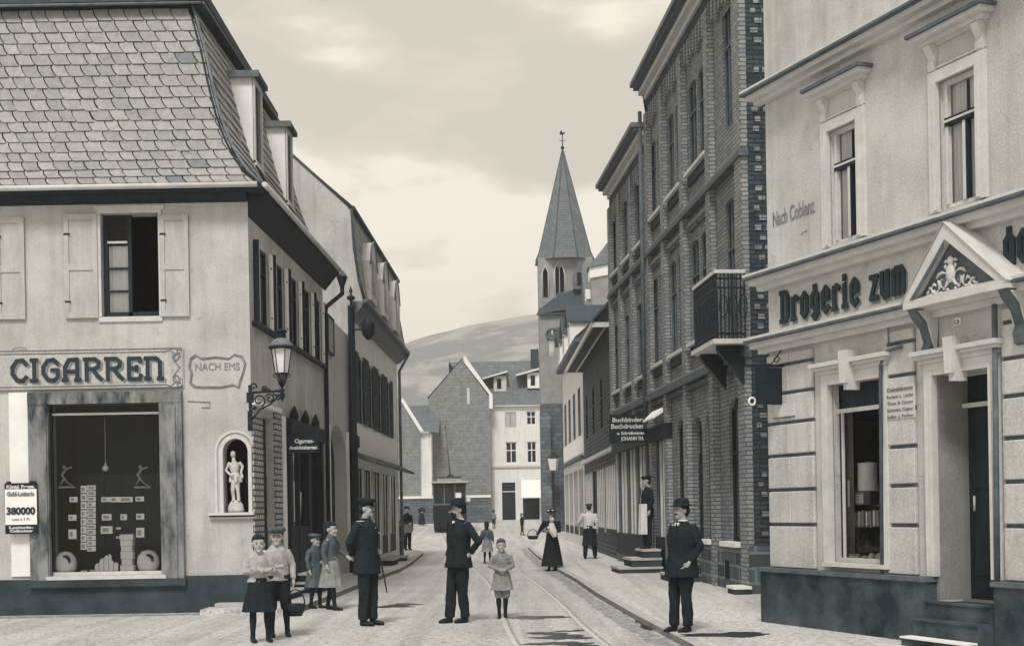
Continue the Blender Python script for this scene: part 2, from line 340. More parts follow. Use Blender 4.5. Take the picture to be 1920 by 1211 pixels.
def shutter(root, T, a, b, c, d, m='shutter', y=-.05):
    mb = MB(); mb.T = T; mb.mat(M[m]); t = .035; fw = min(.075, (b - a) * .22); z2 = c + (d - c) * .46
    mb.box(a, a + fw, y, y + t, c, d); mb.box(b - fw, b, y, y + t, c, d)
    for z in (c, z2, d - fw * 1.3): mb.box(a + fw, b - fw, y, y + t, z, z + fw * 1.3)
    mb.box(a + fw, b - fw, y + .018, y + t - .003, c + fw, d - fw)
    o = obj('shutter', mb, None, root)
    for z in (c + (d - c) * .15, c + (d - c) * .8):
        h = MB(); h.T = T; h.mat(M['iron']); h.box(a, a + .10, y - .006, y - .001, z, z + .03); obj('hinge', h, None, o)
    return o
def text(body, h, width=None, bold=0.0, ext=.004):
    cu = bpy.data.curves.new('lettering', 'FONT'); cu.body = body; cu.size = h * 1.38; cu.extrude = ext; cu.offset = bold; cu.align_x = 'CENTER'; cu.resolution_u = 3
    o = bpy.data.objects.new('tmp', cu); me = bake(o); bpy.data.curves.remove(cu)
    xs = [v.co.x for v in me.vertices]; w0 = max(xs) - min(xs); mid = (max(xs) + min(xs)) / 2; k = width / w0 if width else 1
    for v in me.vertices: v.co = Vector(((v.co.x - mid) * k, -v.co.z, v.co.y))
    me.name = 'lettering'; return me
def lettering(body, x, z, h, width, m, parent, T=Matrix.Identity(4), y=-.01, bold=0.0):
    me = text(body, h, width, bold); me.materials.clear(); me.materials.append(M[m])
    return link('lettering', me, parent, T @ Matrix.Translation((x, y, z)))
# hand-drawn heavy letters: polylines in a unit box
GL = {
 'C': (.8, [[(.78, .78), (.6, .98), (.3, .95), (.08, .65), (.08, .35), (.3, .05), (.6, .02), (.78, .2)]]),
 'I': (.32, [[(.16, 0), (.16, 1)], [(.0, .98), (.3, .98)], [(0, .02), (.3, .02)]]),
 'G': (.85, [[(.8, .8), (.6, .98), (.3, .95), (.08, .65), (.08, .35), (.3, .05), (.6, .02), (.8, .16), (.8, .5), (.5, .5)]]),
 'A': (.85, [[(.1, 0), (.1, .62), (.3, .96), (.72, .98)], [(.72, .98), (.72, 0)], [(.1, .42), (.72, .42)], [(.0, .02), (.22, .02)], [(.62, .02), (.86, .02)]]),
 'R': (.85, [[(.12, 0), (.12, 1)], [(0, .98), (.55, .98), (.74, .84), (.72, .64), (.5, .52), (.14, .52)], [(.42, .52), (.66, .2), (.86, .03)]]),
 'E': (.72, [[(.7, .82), (.66, .98), (.12, .98), (.12, .02), (.66, .02), (.72, .2)], [(.12, .52), (.5, .52)], [(.5, .62), (.5, .42)]]),
 'n': (.85, [[(.12, 0), (.12, .98)], [(0, .98), (.55, .98), (.74, .8), (.74, 0)], [(.64, .02), (.88, .02)], [(.02, .02), (.24, .02)]]),
 'D': (.7, [[(.14, 0), (.14, 1.0), (.45, .98), (.6, .8), (.6, .2), (.45, .02), (0, .02)], [(0, 1), (.3, 1)]]),
 'r': (.5, [[(.12, 0), (.12, .72)], [(.12, .62), (.3, .74), (.48, .66)], [(0, .02), (.26, .02)]]),
 'o': (.6, [[(.3, .78), (.1, .62), (.1, .16), (.3, 0), (.5, .16), (.5, .62), (.3, .78)]]),
 'g': (.6, [[(.3, .76), (.1, .62), (.1, .28), (.3, .16), (.5, .28), (.5, .62), (.3, .76)], [(.5, .62), (.5, .0), (.3, -.14), (.14, -.02)], [(.3, .76), (.3, .95)]]),
 'e': (.6, [[(.1, .42), (.5, .42), (.5, .64), (.3, .78), (.1, .62), (.1, .16), (.3, 0), (.52, .12)]]),
 'i': (.34, [[(.16, 0), (.16, .72)], [(.04, .02), (.3, .02)], [(.16, .88), (.16, 1.0)]]),
 'z': (.6, [[(.06, .7), (.52, .7), (.08, .04), (.56, .04)]]),
 'u': (.64, [[(.1, .76), (.1, .16), (.28, 0), (.5, .14)], [(.52, .78), (.52, 0)]]),
 'm': (.92, [[(.1, 0), (.1, .74)], [(.1, .62), (.3, .78), (.44, .64), (.44, 0)], [(.44, .62), (.64, .78), (.8, .64), (.8, 0)]]),
 'l': (.3, [[(.14, 0), (.14, 1)]]), 'd': (.6, [[(.5, 1), (.5, 0)], [(.5, .62), (.3, .76), (.1, .6), (.1, .16), (.3, 0), (.5, .16)]]), ' ': (.45, [])}
def strokes(mb, s, x, z, h, width, th, y0, y1, slant=0.0):
    tot = sum(GL[c][0] + .22 for c in s) - .22; k = width / (tot * h); cx = x
    for c in s:
        w_, pl = GL[c]
        for line in pl:
            P = [(cx + p[0] * h * k, z + p[1] * h) for p in line]
            for (ax, az), (bx, bz) in zip(P, P[1:]):
                dx, dz = bx - ax, bz - az; l = math.hypot(dx, dz) or 1e-6; ex, ez = dx / l * th * .32, dz / l * th * .32; nx, nz_ = -dz / l * th / 2, dx / l * th / 2
                q = [(ax - ex - nx, az - ez - nz_), (bx + ex - nx, bz + ez - nz_), (bx + ex + nx, bz + ez + nz_), (ax - ex + nx, az - ez + nz_)]
                j = random.uniform(0, .002)
                mb.face([(p[0], y0 - j, p[1]) for p in q])
                for m_ in range(4):
                    a_, b_ = q[m_], q[(m_ + 1) % 4]; mb.face([(a_[0], y0 - j, a_[1]), (a_[0], y1, a_[1]), (b_[0], y1, b_[1]), (b_[0], y0 - j, b_[1])])
        cx += (w_ + .22) * h * k
    return mb
I4 = Matrix.Identity(4)
def macadam(name, v, v2):               # rolled gravel: grit, dusty and damp patches, wheel ruts along the street
    m, nt, b, N, L = newmat(name); mp = coords(N, L, False)
    def nz(sc, det, src, rough=.6):
        n = N.new('ShaderNodeTexNoise'); n.inputs['Scale'].default_value = sc; n.inputs['Detail'].default_value = det; n.inputs['Roughness'].default_value = rough; L.new(src.outputs[0], n.inputs[0]); return n
    def ramp(src, p0, c0, p1, c1):
        r = N.new('ShaderNodeValToRGB'); e = r.color_ramp.elements; e[0].position = p0; e[0].color = c0; e[1].position = p1; e[1].color = c1; L.new(src.outputs[0], r.inputs[0]); return r
    def mix(a, bb, f, bt='MULTIPLY'):
        x = N.new('ShaderNodeMix'); x.data_type = 'RGBA'; x.blend_type = bt; x.inputs[0].default_value = f; L.new(a, x.inputs[6]); L.new(bb, x.inputs[7]); return x.outputs[2]
    base = ramp(nz(.5, 10, mp, .65), .3, mono(v2), .62, mono(v)); rut = coords(N, L, False, (2.4, .07, 1)); g1 = lambda k: (k, k, k, 1)
    ruts = ramp(nz(1.3, 6, rut), .40, g1(.80), .56, g1(1)); grit = ramp(nz(38, 4, mp, .8), .36, g1(.50), .56, g1(1.08)); peb = ramp(nz(11, 6, mp, .75), .33, g1(.62), .47, g1(1))
    c = mix(base.outputs[0], ruts.outputs[0], .9); c = mix(c, peb.outputs[0], .45); c = mix(c, grit.outputs[0], .8); L.new(c, b.inputs['Base Color'])
    bp = N.new('ShaderNodeBump'); bp.inputs['Strength'].default_value = .9; bp.inputs['Distance'].default_value = .03; L.new(peb.outputs[0], bp.inputs['Height']); L.new(bp.outputs[0], b.inputs['Normal'])
    b.inputs['Roughness'].default_value = .95; b.inputs['Specular IOR Level'].default_value = .1; return m
M['road'] = macadam('road_macadam_gravel', .62, .50); M['pave'] = macadam('pavement_fine_gravel', .70, .60)
# ================================================================== GROUND, ROAD, PAVEMENTS, RAILS
def ground():
    xs = [-900, -300, -120, -60, -30] + [x for x in range(-20, 21, 2)] + [30, 60, 120, 300, 900]
    ys = [-30, -10, 0] + [y for y in range(4, 130, 3)] + [150, 200, 300, 500, 900, 1500]
    mb = MB(); mb.mat(M['road'])
    for a, b in zip(xs, xs[1:]):
        for c, d in zip(ys, ys[1:]):
            mb.face([(a, c, hgt(c)), (b, c, hgt(c)), (b, d, hgt(d)), (a, d, hgt(d))])
    tag(obj('ground', mb), kind='structure')
ground()
def slab(name, poly, z, m, kerb_edge=None, drop=.3):
    mb = MB(); mb.mat(M[m]); mb.prismz([(p[0], p[1]) for p in poly], z - drop, z)
    o = tag(obj(name, mb, None), kind='structure')
    return o
KR = [(2.9, 2.0), (2.55, 7.0), (2.1, 11.5), (1.96, 14.2), (1.72, 18.3), (1.5, 23), (1.36, 27.7), (1.0, 35.5), (.78, 43), (.62, 52), (1.2, 60)]
KL = [(-3.45, 20.4), (-3.4, 22.5), (-3.32, 24.8), (-3.2, 29), (-3.0, 33.9), (-3.02, 38), (-3.15, 43), (-3.3, 47), (-3.6, 49.5), (-4.1, 50.5), (-5.5, 50.6), (-9, 50)]
def kerb(name, line, width, z, side):
    mb = MB(); mb.mat(M['kerb'])
    L_ = []
    for i, p in enumerate(line):
        a = Vector(line[max(i - 1, 0)]); b = Vector(line[min(i + 1, len(line) - 1)]); d = (b - a).normalized(); n = Vector((d.y, -d.x)) * side
        L_.append((Vector(p), Vector(p) + n * width))
    for (a, b), (c, d) in zip(L_, L_[1:]):
        mb.face([(a.x, a.y, z), (b.x, b.y, z), (d.x, d.y, z), (c.x, c.y, z)]); mb.face([(a.x, a.y, z), (c.x, c.y, z), (c.x, c.y, -.2), (a.x, a.y, -.2)])
    return tag(obj(name, mb), kind='structure')
slab('pavement_right', KR + [(9, 62), (12, 40), (12, 2)], .08, 'pave'); kerb('kerb_right', KR, .16, .084, 1)
slab('pavement_left', KL + [(-9, 32), (-5, 27), (-5, 20.4)], .09, 'pave'); kerb('kerb_left', KL, .2, .094, -1)
def strip(name, line, hw0, z, m, kind='structure', wob=0.0):
    mb = MB(); mb.mat(M[m]); L_ = []
    fine = []
    for (a, b) in zip(line, line[1:]):
        n = max(1, int((Vector(b) - Vector(a)).length / .25)) if wob else 1
        for k in range(n): fine.append(tuple(Vector(a).lerp(Vector(b), k / n)))
    fine.append(line[-1])
    for i, p in enumerate(fine):
        a = Vector(fine[max(i - 1, 0)]); b = Vector(fine[min(i + 1, len(fine) - 1)]); d = (b - a).normalized(); n = Vector((d.y, -d.x)); w_ = hw0 * (1 + wob * random.uniform(-1, 1))
        L_.append((Vector(p) - n * w_, Vector(p) + n * w_))
    for (a, b), (c, d) in zip(L_, L_[1:]):
        f = lambda q: (q.x, q.y, z + hgt(q.y)); mb.face([f(a), f(b), f(d), f(c)])
    return tag(obj(name, mb), kind=kind)
strip('gutter', [(x - .17, y) for x, y in KR[:-1]], .13, .004, 'gutter', wob=.45)
strip('cobbled_gutter', [(-12, 20.72), (-4.9, 20.72)], .16, .006, 'gutter', wob=.3)
# street-car rails: centre line of the track, metre gauge
TC = [(3.2, 1.0), (2.0, 5.0), (1.05, 9.5), (.66, 13.3), (.42, 17.1), (.25, 21.8), (-.12, 29), (-.75, 37), (-1.5, 46), (-2.4, 57), (-3.0, 66), (-3.7, 76), (-4.9, 90)]
def cat(pts, n=8):
    out = []
    P = [Vector(p) for p in pts]
    for i in range(len(P) - 1):
        p0, p1, p2, p3 = P[max(i - 1, 0)], P[i], P[i + 1], P[min(i + 2, len(P) - 1)]
        for k in range(n):
            t = k / n; out.append(.5 * ((2 * p1) + (p2 - p0) * t + (2 * p0 - 5 * p1 + 4 * p2 - p3) * t * t + (3 * p1 - p0 - 3 * p2 + p3) * t ** 3))
    return out + [P[-1]]
def rails():
    c = cat(TC); root = tag(thing('tram_track', None, None), kind='structure')
    for sd_ in (-1, 1):
        mb = MB(); ln = []
        for i, p in enumerate(c):
            d = (c[min(i + 1, len(c) - 1)] - c[max(i - 1, 0)]).normalized(); n = Vector((d.y, -d.x)); ln.append((p + n * sd_ * .515, n))
        for (a, na), (b, nb) in zip(ln, ln[1:]):
            za, zb = hgt(a.y), hgt(b.y)
            def q(p, n, w_, z): return (p.x + n.x * w_, p.y + n.y * w_, z)
            mb.mat(M['rail']); mb.face([q(a, na, -.032, za + .012), q(a, na, .032, za + .012), q(b, nb, .032, zb + .012), q(b, nb, -.032, zb + .012)])
            mb.face([q(a, na, -.032, za + .012), q(b, nb, -.032, zb + .012), q(b, nb, -.032, zb - .02), q(a, na, -.032, za - .02)])
            mb.mat(M['gutter']); mb.face([q(a, na, .032, za + .006), q(a, na, .075, za + .006), q(b, nb, .075, zb + .006), q(b, nb, .032, zb + .006)])
        obj('rail', mb, None, root)
rails()
def patch(name, cx, cy, rx, ry, m='puddle_and_shadow', z=.005, seed=1, n=40, kind='structure'):
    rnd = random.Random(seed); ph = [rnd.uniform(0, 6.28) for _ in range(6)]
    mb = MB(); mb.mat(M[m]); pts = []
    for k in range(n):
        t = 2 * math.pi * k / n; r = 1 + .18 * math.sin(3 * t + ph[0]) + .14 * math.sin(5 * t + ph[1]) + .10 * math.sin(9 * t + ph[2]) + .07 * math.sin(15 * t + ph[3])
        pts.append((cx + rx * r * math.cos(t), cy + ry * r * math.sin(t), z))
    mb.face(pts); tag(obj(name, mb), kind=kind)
for i, (px, py, rx, ry) in enumerate([(1010, 1157, .42, .28), (955, 1158, .22, .10), (1055, 1194, .32, .30), (1035, 1188, .22, .10), (1010, 1186, .18, .08), (1063, 1183, .20, .06), (1090, 1181, .12, .05),  # first two patches paint the small child's cast shadow, the rest are damp
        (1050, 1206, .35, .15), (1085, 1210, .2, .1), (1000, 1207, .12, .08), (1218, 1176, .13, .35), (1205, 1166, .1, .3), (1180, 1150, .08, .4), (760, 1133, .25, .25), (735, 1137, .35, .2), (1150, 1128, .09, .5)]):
    g = gnd(px, py); patch('wet_and_shadow_patch', g.x, g.y, rx, ry, seed=i + 3, z=.0055 + i * .0002)
g = gnd(1330, 1203); patch('wet_and_shadow_patch', g.x + .22, g.y, .50, .26, z=.0865, seed=77)  # dark patch paints the shadow of the man on the right pavement
# ================================================================== CORNER HOUSE WITH THE CIGAR SHOP
FA = Face((-4.27, 21.1), (0, 21.1)); FS = Face((-4.27, 21.1), (-4.06, 28.0))
def corner_house():
    root = thing('corner_house', 'two-storey cream plastered corner house with slate mansard roof and cigar shop window', 'house', FA.M)
    T0 = I4; TS = frame_in(root, FS); P = FA.P
    win = (FA.U(190, 500), FA.U(298, 500), FA.Z(245, 593), FA.Z(245, 400)); dx = -2.70
    win2 = (win[0] + dx, win[1] + dx, win[2], win[3])
    shop = (FA.U(95, 900), FA.U(303, 900), FA.Z(200, 1078), FA.Z(200, 757))
    nich = (FA.U(419, 900), FA.U(466, 900), FA.Z(440, 962), FA.Z(440, 822), .22)
    ZT = 6.86
    mb = MB(); mb.mat(M['plasterA'])
    wall(mb, -6.5, 0, 0, ZT, [win, win2, shop, nich], .28)
    # street side
    mb.T = TS; PS = FS.P
    dz = PS(500, 800); dr = (FS.U(491, 900), FS.U(514, 900), .25, FS.Z(503, 783))
    sf = (FS.U(535, 900), FS.U(599, 900), .35, 3.08)
    w1 = []
    zt, zb = FS.Z(475, 419), FS.Z(475, 600)
    xs = [(474, 489), (498, 510), (519, 531), (541, 553), (563, 574), (583, 592)]
    SW = [(.62, 1.42), (1.95, 2.75), (3.28, 4.08), (4.6, 5.4), (5.9, 6.6)]
    for a, b in SW: w1.append((a, b, zb + .02, 6.15))
    wall(mb, 0, FS.len, 0, ZT, [dr, sf] + w1, .22)
    mb.T = T0
    # back and far ends
    mb.face([(-6.5, 7, 0), (-.2 + .4, 6.9, 0), (-.2 + .4, 6.9, ZT), (-6.5, 7, ZT)]); 
    # wall head band right under the eaves (front)
    mb.face([(-6.5, .0, ZT), (0, 0, ZT), (.2, 6.9, ZT), (-6.5, 6.9, ZT)])
    # gable infill under the roof at the far end
    mb.prism([(-6.5, 6.8), (.24, 6.9), (-.12, 7.57), (-.45, 8.4), (-.7, 9.3), (-1.0, 10.3), (-3.5, 11.9), (-6.5, 11.9)], 6.95, 7.15)
    obj('wall', mb, None, root)
    # plinth
    pl = MB(); pl.mat(M['plinth']); zp = FA.Z(240, 1083)
    pl.box(-6.5, shop[0] - .33, -.045, -.002, 0, zp); pl.box(shop[1] + .33, .045, -.045, -.002, 0, zp + .02); pl.box(shop[0] - .33, shop[1] + .33, -.05, -.002, 0, zp - .1)
    pl.box(.0, .045, -.0, dr[0] - .12, 0, zp); obj('plinth', pl, None, root)
    # upper windows + shutters (left leaf stands closed with three panes, right leaf folded inward)
    for k, W in enumerate((win, win2)):
        a, b, c, d = W
        f = MB(); f.mat(M['offwhite']); ring_frame(f, a, b, c, d, .055, -.025, -.003, 'lrt'); f.box(a - .05, b + .05, -.03, -.003, c - .09, c - .01); f.box(a - .1, b + .1, -.03, -.002, d + .056, d + .12)
        wn = obj('window', f, None, root)
        g = MB(); g.mat(M['wood'])
        m_ = a + (b - a) * .46
        g.box(a, a + .07, .12, .17, c, d); g.box(m_ - .03, m_ + .03, .12, .17, c, d); g.box(b - .05, b, .12, .17, c, d); g.box(a + .07, b - .05, .12, .17, c, c + .09); g.box(a + .07, m_ - .03, .12, .17, FA.Z(215, 455), FA.Z(215, 449))
        g.box(a + .07, m_ - .03, .12, .17, d - .05, d)
        for py in (501, 544): g.box(a + .07, m_ - .03, .13, .16, FA.Z(215, py) - .018, FA.Z(215, py) + .018)
        g.mat(M['offwhite']); g.box(a + .075, m_ - .035, .10, .12, FA.Z(215, 454), FA.Z(215, 450))
        obj('casement', g, None, wn)
        q = MB(); q.mat(M['curtain']); n = 14
        for j in range(n):
            x0, x1 = a + .07 + (m_ - .1 - a) * j / n, a + .07 + (m_ - .1 - a) * (j + 1) / n
            q.face([(x0, .2 + .012 * math.sin(j * 1.4), c + .09), (x1, .2 + .012 * math.sin(j * 1.4 + 1.4), c + .09), (x1, .2 + .012 * math.sin(j * 1.4 + 1.4), FA.Z(215, 457)), (x0, .2 + .012 * math.sin(j * 1.4), FA.Z(215, 457))])
        obj('curtain', q, None, wn)
        q = MB(); q.mat(M['clear']); q.face([(a + .07, .15, c + .09), (m_ - .03, .15, c + .09), (m_ - .03, .15, d - .05), (a + .07, .15, d - .05)]); obj('pane', q, None, wn)
        q = MB(); q.mat(M['dark']); q.box(a - .3, b + .3, .28, 2.2, c - .2, d + .2, 'f'); obj('room_behind', q, None, wn)
        sw = FA.U(188, 500) - FA.U(126, 500)
        shutter(root, T0, a - .05 - sw, a - .05, c - .02, d - .01); shutter(root, T0, b + .02 + .01, b + .02 + sw * .88, c - .02, d - .04)
    # eaves
    e = MB(); e.mat(M['wood']); e.box(-6.5, .27, -.36, -.0, 6.86, 6.93); e.prismx([(-.001, 6.74), (-.001, 6.855), (-.18, 6.855)], -6.5, .0)
    e.T = TS; e.prismx([(-.36, 6.86), (-.36, 6.93), (7.5, 6.93), (7.5, 6.86)], 0, 0.001)
    e.T = TS
    e.prismz([(-.36, -.001 - 0), (7.35, -.001), (7.35, -.30), (-.36, -.30)][::-1], 6.865, 6.935)
    pp = [(-.002, 6.50), (-.30, 6.86), (-.002, 6.86)]
    for (y0, z0), (y1, z1) in zip(pp, pp[1:] + pp[:1]):
        e.face([(0.0, y0, z0), (7.2, y0, z0), (7.2, y1, z1), (0.0, y1, z1)])
    e.face([(0.0, y, z) for y, z in pp]); e.face([(7.2, y, z) for y, z in pp])
    obj('eaves', e, None, root)
    gt = MB(); gt.mat(M['trim']); gt.tube([(-6.5, -.40, 6.93), (.24, -.40, 6.93)], .045, 8)
    gt.T = TS; gt.tube([(-.30, -.35, 6.95), (7.7, -.36, 6.93)], .045, 8); gt.mat(M['iron']); gt.lathe([(.09, .05), (.13, .0), (.06, -.2), (.04, -.3)], 7.72, -.30, 6.9, 10)
    gt.tube([(7.72, -.30, 6.62), (7.72, -.30, 6.52), (6.95, -.06, 6.1), (6.85, -.06, 5.9), (6.83, -.06, .05)], .05, 8)
    obj('gutter_and_downpipe', gt, None, root)
    # roof: bell-cast profile (inset, height)
    prof = [(0, 6.95), (.25, 7.20), (.5, 7.57), (.77, 8.18), (.94, 8.78), (1.10, 9.47), (1.32, 10.2), (1.40, 10.45)]
    al = [0]
    for (a, b), (c, d) in zip(prof, prof[1:]): al.append(al[-1] + math.hypot(c - a, d - b))
    def pr(s):
        s = max(0, min(s, al[-1] - 1e-4))
        for i in range(len(al) - 1):
            if s <= al[i + 1]:
                t = (s - al[i]) / (al[i + 1] - al[i]); return prof[i][0] + t * (prof[i + 1][0] - prof[i][0]), prof[i][1] + t * (prof[i + 1][1] - prof[i][1])
    def nrm(s):
        a, b = pr(s - .03), pr(s + .03); l = math.hypot(b[0] - a[0], b[1] - a[1]); return -(b[1] - a[1]) / l, (b[0] - a[0]) / l     # inset dir, up
    def front(u, s, o): i, z = pr(s); ni, nz_ = nrm(s); return (u, -.36 + i + ni * o, z + nz_ * o)
    def side(v, s, o): i, z = pr(s); ni, nz_ = nrm(s); return (.27 - i - ni * o + .022 * v, v, z + nz_ * o)
    u_ = MB(); u_.mat(M['roofunder']); n = 14
    for k in range(n):
        s0, s1 = al[-1] * k / n, al[-1] * (k + 1) / n; h0, h1 = .27 - pr(s0)[0], .27 - pr(s1)[0]; v0, v1 = -.36 + pr(s0)[0], -.36 + pr(s1)[0]
        u_.face([front(-6.5, s0, 0), front(h0, s0, 0), front(h1, s1, 0), front(-6.5, s1, 0)]); u_.face([side(v0, s0, 0), side(7.5, s0, 0), side(7.5, s1, 0), side(v1, s1, 0)])
    zt_ = 10.5; u_.mat(M['roofd']); u_.face([(-6.5, .95, zt_), (-1.1, .95, zt_), (-4.0, 4.2, 12.3), (-6.5, 4.2, 12.3)]); u_.face([(-1.1, .95, zt_), (-.95, 7.5, zt_), (-4.0, 7.5, 12.3), (-4.0, 4.2, 12.3)])
    u_.face([(-.9, 7.5, 10.45), (-4, 7.5, 12.3), (-6.5, 7.5, 12.3), (-6.5, 7.5, 10.45)])
    rf = obj('roof', u_, None, root)
    sl_ = MB(); sl_.mat(M['slate']); p = .215; wd = .27
    def slates(fn, lo, hi, rows, flip=1, skip=None):
        for r in range(rows):
            s0 = .02 + r * p; off = (r % 2) * .5 + random.uniform(-.08, .08); x = lo - 1 + off * wd
            while x < hi + 1:
                ww = wd * random.uniform(.8, 1.2); sag = random.uniform(-.008, .008); lift = random.uniform(0, .006); sl_.t = random.uniform(0.06, 1) ** 1.1 if random.random() > .025 else .001; sag += random.uniform(-.02, .004) if random.random() < .05 else 0
                if skip and skip(x, s0): x += ww; continue
                pts = []
                for side_ in (0, 1):
                    ts = (1.12, .8, .5, .25, .06, 0) if side_ == 0 else (0, .06, .25, .5, .8, 1.12)
                    for t in ts:
                        a = x + side_ * (ww - .020) + flip * wd * .42 * max(0, 1 - t) ** 1.6 - (0.03 if (t == 0 and side_) else 0) + (0.02 if (t == 0 and not side_) else 0)
                        L0, H0 = lims(fn, s0 + t * p); pts.append((max(L0, min(H0, a)), s0 + t * p + sag, .012 + .022 * (1 - t) + lift))
                if pts[0][0] < pts[-1][0] - .02:
                    top = [fn(*q) for q in pts]; sl_.face(top); bot = [fn(q[0], q[1], q[2] - .016) for q in pts]
                    for k in range(3, 8): sl_.face([top[k], bot[k], bot[k + 1], top[k + 1]])
                x += ww
    def lims(fn, s):
        i, z = pr(s)
        return (-6.5, .25 - i) if fn is front else (-.34 + i, 7.5)
    slates(front, -6.5, .27, int(al[-1] / p)); slates(side, -.3, 7.5, int(al[-1] / p))
    obj('slates', sl_, None, rf)
    hp = MB(); hp.mat(M['ironlt']); hp.tube([(.27 - pr(s)[0] + .01, -.37 + pr(s)[0], pr(s)[1] + .03) for s in [al[-1] * k / 12 for k in range(13)]], .028, 7)
    obj('hip_capping', hp, None, rf); hp = MB(); hp.mat(M['iron']); hp.tube([(.27 - pr(s)[0] - .06, -.37 + pr(s)[0] - .02, pr(s)[1] + .03) for s in [al[-1] * k / 12 for k in range(13)]], .018, 6)
    obj('hip_shadow_seam', hp, None, rf); hp = MB(); hp.mat(M['ironlt']); hp.tube([(.27 - pr(s)[0] + .17, 7.52, pr(s)[1] + .03) for s in [al[-1] * k / 12 for k in range(13)]], .03, 6)
    obj('verge', hp, None, rf)
    bk = MB(); bk.mat(M['roofd']); bk.box(-6.5, -.98, .8, 1.05, 10.40, 10.55); bk.box(-1.15, -.82, .8, 7.6, 10.40, 10.56); bk.mat(M['ironlt']); bk.tube([(-.86, .8, 10.36), (-.78, 7.6, 10.36)], .02, 6); bk.tube([(-6.5, .8, 10.36), (-.9, .8, 10.36)], .025, 6)
    obj('mansard_cornice', bk, None, rf)
    # roof dormers on the street side
    for y0, w_ in ((2.4, .75), (5.45, .7)):
        d_ = MB(); d_.mat(M['white']); xf = -.40 + .02 * y0; z0, z1 = 8.05, 9.62
        d_.face([(xf, y0, z0), (xf, y0, z1), (-.95, y0, z1), (-.80, y0, 8.9), (-.62, y0, 8.35)]); d_.face([(xf, y0 + w_, z0), (xf, y0 + w_, z1), (-.95, y0 + w_, z1), (-.80, y0 + w_, 8.9), (-.62, y0 + w_, 8.35)])
        d_.mat(M['trim']); d_.box(xf - .01, xf + .03, y0, y0 + .09, z0, z1); d_.box(xf - .01, xf + .03, y0 + w_ - .09, y0 + w_, z0, z1); d_.box(xf - .01, xf + .03, y0 + .09, y0 + w_ - .09, z1 - .1, z1); d_.box(xf - .01, xf + .05, y0, y0 + w_, z0 - .05, z0 + .04)
        dm = obj('dormer', d_, None, rf)
        g = MB(); g.mat(M['glass']); g.face([(xf, y0 + .09, z0 + .04), (xf, y0 + w_ - .09, z0 + .04), (xf, y0 + w_ - .09, z1 - .1), (xf, y0 + .09, z1 - .1)])
        g.mat(M['trimdark']); g.box(xf, xf + .02, y0 + w_ / 2 - .02, y0 + w_ / 2 + .02, z0, z1 - .1); g.mat(M['roofd']); g.T = I4
        g.prismz([(-1.3, y0 - .09), (xf + .12, y0 - .09), (xf + .12, y0 + w_ + .09), (-1.3, y0 + w_ + .09)], z1 + .001, z1 + .09)
        g.mat(M['ironlt']); g.box(-.95, xf + .13, y0 - .1, y0 - .07, z1 - .03, z1 + .09)
        g.mat(M['offwhite']); g.face([(xf + .02, y0 + .02, z0 - .02), (xf + .02, y0 + w_, z0 - .02), (xf + .36, y0 + w_, z0 - .5), (xf + .36, y0 + .05, z0 - .5)])
        rf_ = obj('dormer_window', g, None, rf)
    # painted cartouches and lettering
    band = MB(); band.mat(M['plasterA']); za, zb_ = FA.Z(170, 729), FA.Z(170, 656); xa = FA.U(345, 690)
    band.box(-6.5, xa, -.03, -.002, za, zb_)
    sg = obj('sign_band', band, None, root)
    ou = MB(); ou.mat(M['lettermid']); 
    def line(pts, r=.008, y=-.036): ou.tube([(x, y, z) for x, z in pts], r, 5)
    zc = (za + zb_) / 2; line([(-6.5, zb_ - .05), (xa - .28, zb_ - .05), (xa - .22, zb_ - .02), (xa - .12, zb_ - .10), (xa - .16, zb_ - .2), (xa - .06, zc), (xa - .16, za + .2), (xa - .12, za + .1), (xa - .22, za + .02), (xa - .28, za + .05), (-6.5, za + .05)])
    line([(-6.5, zb_ - .0), (xa - .02, zb_ - .0), (xa - .02, za), (-6.5, za)], .008)
    for s_ in (1, -1):
        line([(xa - .12 + .07 * math.cos(t) * (1 - t / 14), zc + s_ * .17 + s_ * .07 * math.sin(t) * (1 - t / 14)) for t in [k * .5 for k in range(14)]], .012)
        line([(xa - .07 + .045 * math.cos(t) * (1 - t / 14), zc + s_ * .27 + s_ * .045 * math.sin(t) * (1 - t / 14)) for t in [k * .5 for k in range(12)]], .012)
    line([(FA.U(38, 650) + .12 * math.cos(t), zb_ + .0 + .06 * math.sin(t)) for t in [k * math.pi / 8 for k in range(9)]])
    # second cartouche
    q = [(357, 672), (366, 665), (378, 672), (405, 669), (430, 672), (440, 664), (455, 668), (461, 682), (457, 700), (451, 716), (449, 727), (438, 722), (415, 727), (380, 727), (364, 726), (356, 718), (359, 700), (354, 688), (357, 672)]
    ou.T = I4; line([FA.P(*a) for a in q], .009, -.010); line([(a[0] * .95 + FA.U(408, 696) * .05, a[1] * .93 + FA.Z(408, 696) * .07) for a in [FA.P(*b) for b in q]], .006, -.01)
    line([FA.P(352, 752), FA.P(394, 754)], .006, -.01); line([FA.P(378, 764), FA.P(394, 764), FA.P(394, 752)], .006, -.01)
    obj('painted_scrollwork', ou, None, sg)
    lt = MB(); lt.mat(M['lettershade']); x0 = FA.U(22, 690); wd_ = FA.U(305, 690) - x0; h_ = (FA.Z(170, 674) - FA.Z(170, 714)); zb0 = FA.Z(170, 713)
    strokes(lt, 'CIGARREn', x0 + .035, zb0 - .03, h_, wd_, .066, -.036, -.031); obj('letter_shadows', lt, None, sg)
    lt = MB(); lt.mat(M['letter']); strokes(lt, 'CIGARREn', x0, zb0, h_, wd_, .064, -.045, -.037); obj('lettering', lt, None, sg)
    cx, cz = FA.P(408, 694); lettering('NACH EMS', cx, cz, .125, FA.U(449, 694) - FA.U(366, 694), 'lettermid', sg, y=-.006)
